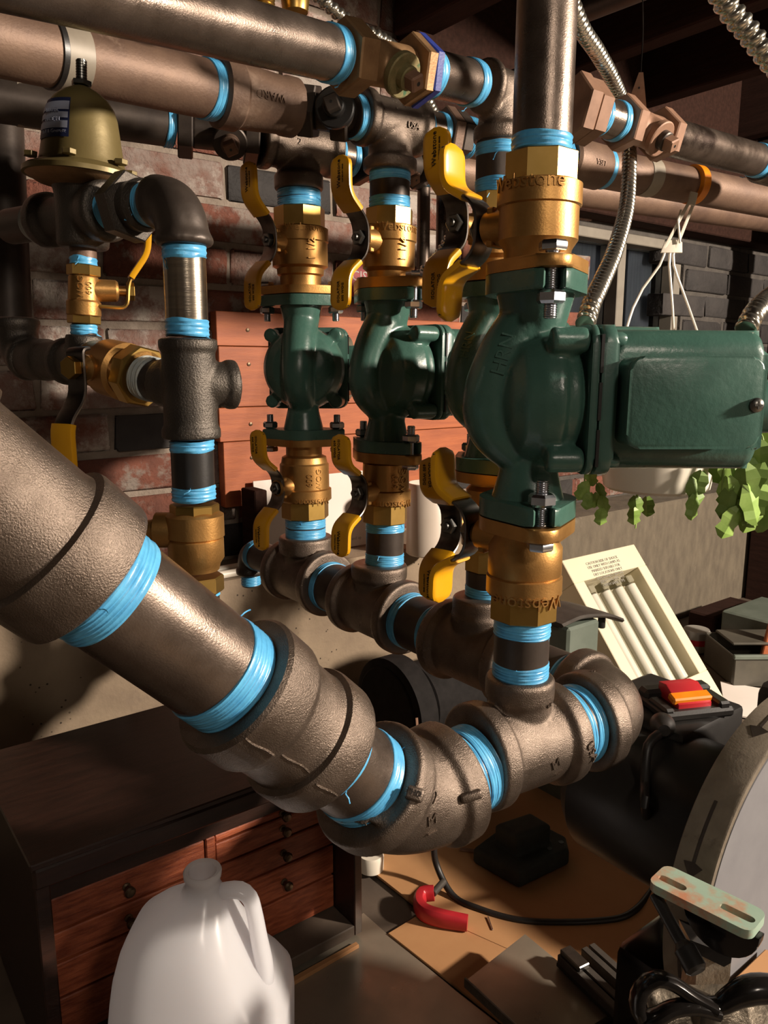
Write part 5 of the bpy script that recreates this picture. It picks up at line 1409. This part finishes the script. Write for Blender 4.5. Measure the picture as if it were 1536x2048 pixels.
# belt table and rails
h_ = .042
bt4 = [tab(x, y, h_) for x, y in ((1050, 1868), (930, 1962), (1090, 2110), (1235, 2020))]
c_ = sum(bt4, Vector()) / 4
bt_ = thing('belt_table', 'dark grey belt sander table with its lit lower edge as a bright strip', 'table plate', T(c_.x, c_.y, ZT + .0045))
mb = MB(); mb.prism([(p.x - c_.x, p.y - c_.y) for p in bt4], h_ - .013, h_ - .004, bev=.001); part(bt_, 'table_plate', mb, M_sheet)
e0, e1_ = bt4[1] - c_, bt4[2] - c_
mb = MB(); mb.sweep([Vector((e0.x, e0.y, h_ - .006)), Vector((e1_.x, e1_.y, h_ - .006))], .006, .0012, wdir=(0, 0, 1), k=8, expo=6); part(bt_, 'lit_edge_strip', mb, M_zincdk, 'bright strip for the lit plate edge')  # light on the plate edge painted as a brighter strip
mb = MB(); mb.box(.0, .0, (h_ - .013) / 2, .05, .05, h_ - .013, bev=.003); part(bt_, 'foot', mb, M_blackp)
for (xa_, ya_), (xb_, yb_), w_, lab in (((1128, 1902), (1310, 2075), .0085, 'left'), ((1175, 1890), (1380, 2075), .0085, 'right')):
    pa, pb2 = tab(xa_, ya_, .058), tab(xb_, yb_, .058); L_ = (pb2 - pa).length; Mr = frame(pa - ZV * .0, ZV, pb2 - pa)
    t = thing('guide_rail', 'dark steel guide rail with a groove, %s one of the two below the sander' % lab, 'rail', Mr)
    for y in (-w_ * .62, w_ * .62):
        mb = MB(); mb.box(L_ / 2, y, -.006, L_, w_, .012, bev=.001); part(t, 'rail_strip', mb, M_iron)
    mb = MB(); mb.box(L_ / 2, 0, -.012, L_, w_ * 2.3, .004); part(t, 'groove_floor', mb, M_blackp)
    for f in (.12, .85):
        mb = MB(); mb.box(L_ * f, 0, -.033, .02, w_ * 2, .038, bev=.002); part(t, 'rail_foot', mb, M_blackp)
    if lab == 'left':
        mb = MB(); mb.box(.016, .0, .003, .03, w_ * 1.7, .006, bev=.001); part(t, 'end_stop', mb, M_zincdk)

# cardboard box whose top shows at the right edge
zq = P(1510, 1935, .575); zt_ = zq.z
cq = [on(2, zt_, *q_) for q_ in ((1462, 1962), (1530, 1897), (1640, 1930), (1580, 2010))]
cc = sum(cq, Vector()) / 4
solo('cardboard_box', 'cardboard box top at the right edge under the slotted plate', 'box', MB().prism([(p.x - cc.x, p.y - cc.y) for p in cq], -(zt_ - ZT - .005), 0, bev=.001, seg=1), M_card, Matrix.Translation(cc))

# black looped handle in the corner
dH = .485
def hp_(x, y, dd=0.): return P(x, y, dH + dd)
t = thing('looped_handle', 'glossy black looped handle in the bottom right corner', 'handle', Matrix.Translation(hp_(1420, 2012)))
o2 = t.location
lp_ = spline([hp_(1425, 2012), hp_(1385, 1992), hp_(1345, 1966), hp_(1312, 1957), hp_(1284, 1976), hp_(1274, 2012), hp_(1284, 2036), hp_(1310, 2036, -.004), hp_(1345, 2018, -.004), hp_(1390, 2012, -.003), hp_(1428, 2020)], .004)
mb = MB(); n = len(lp_); mb.sweep([p - o2 for p in lp_], [.0092 - .003 * abs(math.sin(i / n * PI * 2)) for i in range(n)], .0042, wdir=FW, k=14, expo=2.6); part(t, 'loop', mb, M_blackm)
lg = spline([hp_(1405, 2006), hp_(1435, 2012), hp_(1470, 1992), hp_(1510, 1978), hp_(1560, 1982), hp_(1620, 2000)], .004); n = len(lg)
mb = MB(); mb.sweep([p - o2 for p in lg], [.0048 + .0042 * min(1, i / n * 2.2) for i in range(n)], k=18); part(t, 'grip', mb, M_blackm)
mb = MB(); mb.lathe(cyl(.006, -.06, .004), frame(hp_(1424, 2014) - o2, (0, 0, 1)), n=16); part(t, 'pivot_post', mb, M_zincdk)
q = hp_(1445, 2060, .01)
mb = MB(); bmesh.ops.create_grid(mb.b, x_segments=14, y_segments=8, size=.5)
for v in mb.b.verts: v.co = Vector((v.co.x * .09, v.co.y * .05, random.uniform(0, .004)))
f = solo('foil_scrap', 'crumpled shiny foil under the black looped handle', 'foil', mb, M_alu, frame(q, UPZ * .7 - HD * .5, RT), ang=60, mods=lambda o: setattr(o.modifiers.new('thick', 'SOLIDIFY'), 'thickness', .0006))

# ================================================================== ON THE LEDGE AND WALL
q = on(2, ZL + .0005, 858, 1106); q = P(857, 1106, depth(q)); dd = depth(q)
t = thing('ceramic_canister', 'plain off-white cylindrical canister on the concrete ledge', 'canister', Matrix.Translation(q))
r_ = 45 * dd / F; hh_ = (1106 - 966) * dd / F * 1.02
mb = MB(); mb.lathe([(0, r_ - .002), (.002, r_), (hh_ - .003, r_), (hh_, r_ - .002), (hh_, r_ - .005), (.01, r_ - .006)], n=48); part(t, 'canister_body', mb, M_white)
pA, pB = on(1, YW - .055, 519, 1095), on(1, YW - .055, 742, 1135)
zt_, zb_ = on(1, YW - .03, 640, 948).z, ZL + .001
c_ = Vector(((pA.x + pB.x) / 2, YW - .055, zb_)); tilt = .12
Mq = Matrix.Translation(c_) @ Matrix.Rotation(-tilt, 4, 'X')
ps = thing('paper_notice', 'large white paper notice leaning on the ledge behind the valves', 'paper', Mq)
mb = MB(); mb.box(0, 0, (zt_ - zb_) / 2 + .001, pB.x - pA.x, .0025, zt_ - zb_, bev=.0004); part(ps, 'sheet', mb, M_paper)
tx = MB(); v, f = text_geo('Shop gift cards valued at $25 and up', .0085, .0001); tx.add(v, f, Matrix(((1, 0, 0, (pB.x - pA.x) * .5 - .085), (0, 0, -1, -.0015), (0, 1, 0, .016), (0, 0, 0, 1)))); part(ps, 'printed_line', tx, M_grey)
for y_, rr, lab in ((.020, .0065, 'front one'), (.052, .0065, 'rear one')):
    a_, b_ = Vector((-.2, YC + y_, ZL + rr + .0005)), Vector((.60, YC + y_, ZL + rr + .0005))
    pipe('white plastic tube lying on the concrete ledge, ' + lab, a_, b_, rr, M_pot, name='plastic_tube')
q0, q1 = on(1, YW - .07, 497, 1040), on(1, YW - .07, 522, 1040)
h_ = on(1, YW - .07, 508, 978).z - ZL
mb = MB(); mb.box(0, 0, h_ / 2 + .0005, q1.x - q0.x, .05, h_, bev=.002); solo('wooden_block', 'dark wooden block standing on the ledge left of the paper notice', 'block', mb, M_joist, T((q0.x + q1.x) / 2, YW - .07, ZL))
# red sticker
q = on(1, YW - .014, 716, 560); sz_ = 58 * depth(q) / F
t = thing('red_sign', 'small red sign with white letters behind the second brass valve', 'sign', frame(q, -YV, XV))
def rrect(a, b, r, n=5):
    o_ = []
    for cx, cy, a0 in ((a - r, b - r, 0), (-a + r, b - r, 90), (-a + r, -b + r, 180), (a - r, -b + r, 270)):
        o_ += [(cx + r * math.cos(math.radians(a0 + 90 * i / n)), cy + r * math.sin(math.radians(a0 + 90 * i / n))) for i in range(n + 1)]
    return o_
mb = MB(); mb.prism(rrect(sz_ * .62, sz_ * .56, .006), 0, .002); part(t, 'sign_plate', mb, M_red)
mb = flat_text('CIS', .026, T(.002, .006, .0023)); part(t, 'sign_lettering', mb, M_paper)

# ---------------------------------------------------------- hanging planter
PC_ = P(1312, 960, 1.05); rP = .079
zb2 = P(1312, 983, 1.03).z
hk = P(1384, 378, 1.03)
pt = thing('hanging_planter', 'white hanging planter on plastic straps behind the big pump motor', 'planter', T(PC_.x, PC_.y, zb2))
o = pt.location.copy()
mb = MB(); mb.lathe([(0, .03), (.0, rP * .80), (.004, rP * .87), (.05, rP * .97), (.10, rP * 1.02), (.104, rP * 1.06), (.112, rP * 1.06), (.112, rP * .98), (.02, rP * .82)], n=56); part(pt, 'pot', mb, M_pot)
mb = MB(); mb.lathe([(.088, rP * .95), (.092, rP * .4), (.094, .001)], n=40); part(pt, 'potting_soil', mb, M_joist)
jn = P(1340, 497, 1.035)
hkp = [hk + Vector((0, 0, 0))]
for off in (-.006, .006):
    mb = MB(); a_, b_ = P(1386, 398, 1.03) - o + RT * off * .5, jn - o + RT * off * 1.3; mb.sweep([a_, b_], .0022, .0016, wdir=RT, k=8, expo=4); part(pt, 'hanger_arm', mb, M_pot)
mb = MB(); mb.sweep([P(1388, 385, 1.03) - o, P(1382, 410, 1.03) - o], .0055, .0016, wdir=RT, k=8, expo=4); part(pt, 'hanger_arm', mb, M_pot)
mb = MB(); mb.prism([(-.013, -.006), (.016, -.006), (.016, .008), (.006, .012), (-.007, .009)], -.0015, .0015, frame(jn - o, -FW, RT), bev=.0005); part(pt, 'hanger_junction', mb, M_pot)
mb = MB(); mb.sweep([P(1360, 486, 1.03) - o, P(1356, 440, 1.03) - o, P(1362, 420, 1.03) - o], .0016, .0014, wdir=RT, k=8); part(pt, 'hanger_arm', mb, M_pot)
for x1_, y1_, an in ((1266, 616, 2.7), (1345, 617, .3), (1378, 617, -.9)):
    e_ = Vector((rP * math.cos(an), rP * math.sin(an), .108)) + o
    md_ = P(x1_, y1_, 1.045); mb = MB()
    mb.sweep([p - o for p in spline([jn + RT * (.006 * (-1 if x1_ < 1300 else (.2 if x1_ < 1360 else 1))), jn + (md_ - jn) * .28 - RT * .002 * (x1_ > 1300), md_, e_], .02)], .0019, .0016, wdir=RT, k=8); part(pt, 'hanger_strap', mb, M_pot)
# orange hook band round the pipe
bd_ = MB(); q0, q1 = P(1381, 369, 1.045), P(1393, 371, 1.05); bd_.lathe(cyl(.0252, 0, (q1 - q0).length * 1.1, .0004), frame(P(1380, 368.5, 1.05), q1 - q0), n=40)
solo('orange_tape_band', 'bright orange band round the brown pipe at the planter hook', 'band', bd_, M_orange)
# trailing stems with flat leaf segments
lm = []
for k in range(3):
    mb = MB(); w, L_ = .0088 + .001 * k, .032 - .002 * k; rows = []
    for f, q in ((0, .18), (.18, .72), (.42, 1.0), (.62, .78), (.82, .98), (1.0, .35)):
        z = -L_ * f; e = .0012 * random.uniform(-1, 1)
        rows.append([mb.b.verts.new((-w * q, .0014 + e, z)), mb.b.verts.new((0, -.0012, z - .0012)), mb.b.verts.new((w * q, .0014 - e, z))])
    for A, B in zip(rows, rows[1:]):
        mb.face((A[0], A[1], B[1], B[0])); mb.face((A[1], A[2], B[2], B[1]))
    me = mb.mesh('leaf', 4); me.materials.append(M_leaf); lm.append(me)
def leaf(p, roll, tip, s=1.):
    o_ = part(pt, 'leaf', random.choice(lm), M_leaf)
    face = (CAM - p).normalized() + Vector((random.uniform(-.5, .5), random.uniform(-.5, .5), random.uniform(-.2, .5)))
    zax = Vector((RT.x * tip, RT.y * tip, 1)).normalized(); y = (face - zax * face.dot(zax)).normalized() * -1; x = y.cross(zax)
    o_.matrix_local = Matrix.Translation(p - o) @ Matrix(((x.x, y.x, zax.x, 0), (x.y, y.y, zax.y, 0), (x.z, y.z, zax.z, 0), (0, 0, 0, 1))) @ Matrix.Scale(s, 4)
for (x_, y_, n_, dx, dd, s) in ((1446, 905, 2, 3, .93, 1.25), (1462, 920, 3, 6, .93, 1.25), (1484, 905, 3, 2, .95, 1.2), (1500, 870, 4, 8, .96, 1.2), (1494, 925, 2, -3, .92, 1.15), (1520, 880, 3, 4, .95, 1.2), (1532, 900, 3, 0, .97, 1.2), (1436, 915, 1, 0, .95, 1.0), (1512, 840, 2, 6, .99, 1.0), (1538, 850, 3, 2, 1.0, 1.1), (1478, 960, 2, 1, .93, 1.0), (1382, 955, 2, 5, .96, .9), (1405, 940, 1, 3, .96, .9),
                         (1176, 940, 3, 4, 1.10, .7), (1192, 965, 2, 6, 1.10, .6), (1270, 990, 2, -4, 1.12, .8), (1288, 992, 1, 4, 1.12, .8), (1200, 990, 2, -2, 1.1, .8)):
    for i in range(n_):
        leaf(P(x_ + dx * i + random.uniform(-7, 7), y_ + i * 38 * s / dd * .9, dd), 0, random.uniform(-.5, .5), s * random.uniform(1.1, 1.4))
for x_, y_, dd, an in ((1450, 900, .93, -.5), (1495, 880, .95, -.3), (1525, 870, .96, -.2), (1172, 928, 1.1, 2.9), (1275, 985, 1.12, 2.0)):
    mb = MB(); e_ = Vector((rP * math.cos(an), rP * math.sin(an), .112)); p_ = P(x_, y_ + 4, dd) - o
    mb.sweep(spline([e_, e_ * 1.1 + Vector((0, 0, .012)), (e_ + p_) / 2 + Vector((0, 0, .02)), p_, p_ - Vector((0, 0, .05))], .01), .0012, k=6); part(pt, 'stem', mb, M_leaf)

GROUPS = {'circulator_pump': 'circulator pumps in a row', 'flanged_ball_valve': 'flanged brass valves around the pumps', 'manifold_tee': 'tees of the lower manifold',
          'plastic_tube': 'white tubes on the ledge', 'guide_rail': 'guide rails below the sander', 'brass_fitting': 'brass fittings', 'flexible_conduit': 'flexible steel conduits',
          'pipe_nipple': 'taped pipe nipples', 'steel_pipe': 'steel pipes', 'plug_valve': 'square-head plug valves', 'pipe_tee': 'pipe tees', 'pipe_elbow': 'pipe elbows',
          'pipe_coupling': 'pipe couplings', 'pipe_union': 'hexagon unions', 'brass_ball_valve': 'small brass valves', 'cardboard_sheet': 'cardboard sheets on the bench'}
for o in S.objects:
    k = o.name.split('.')[0]
    if o.parent is None and k in GROUPS and 'label' in o.keys(): o['group'] = GROUPS[k]
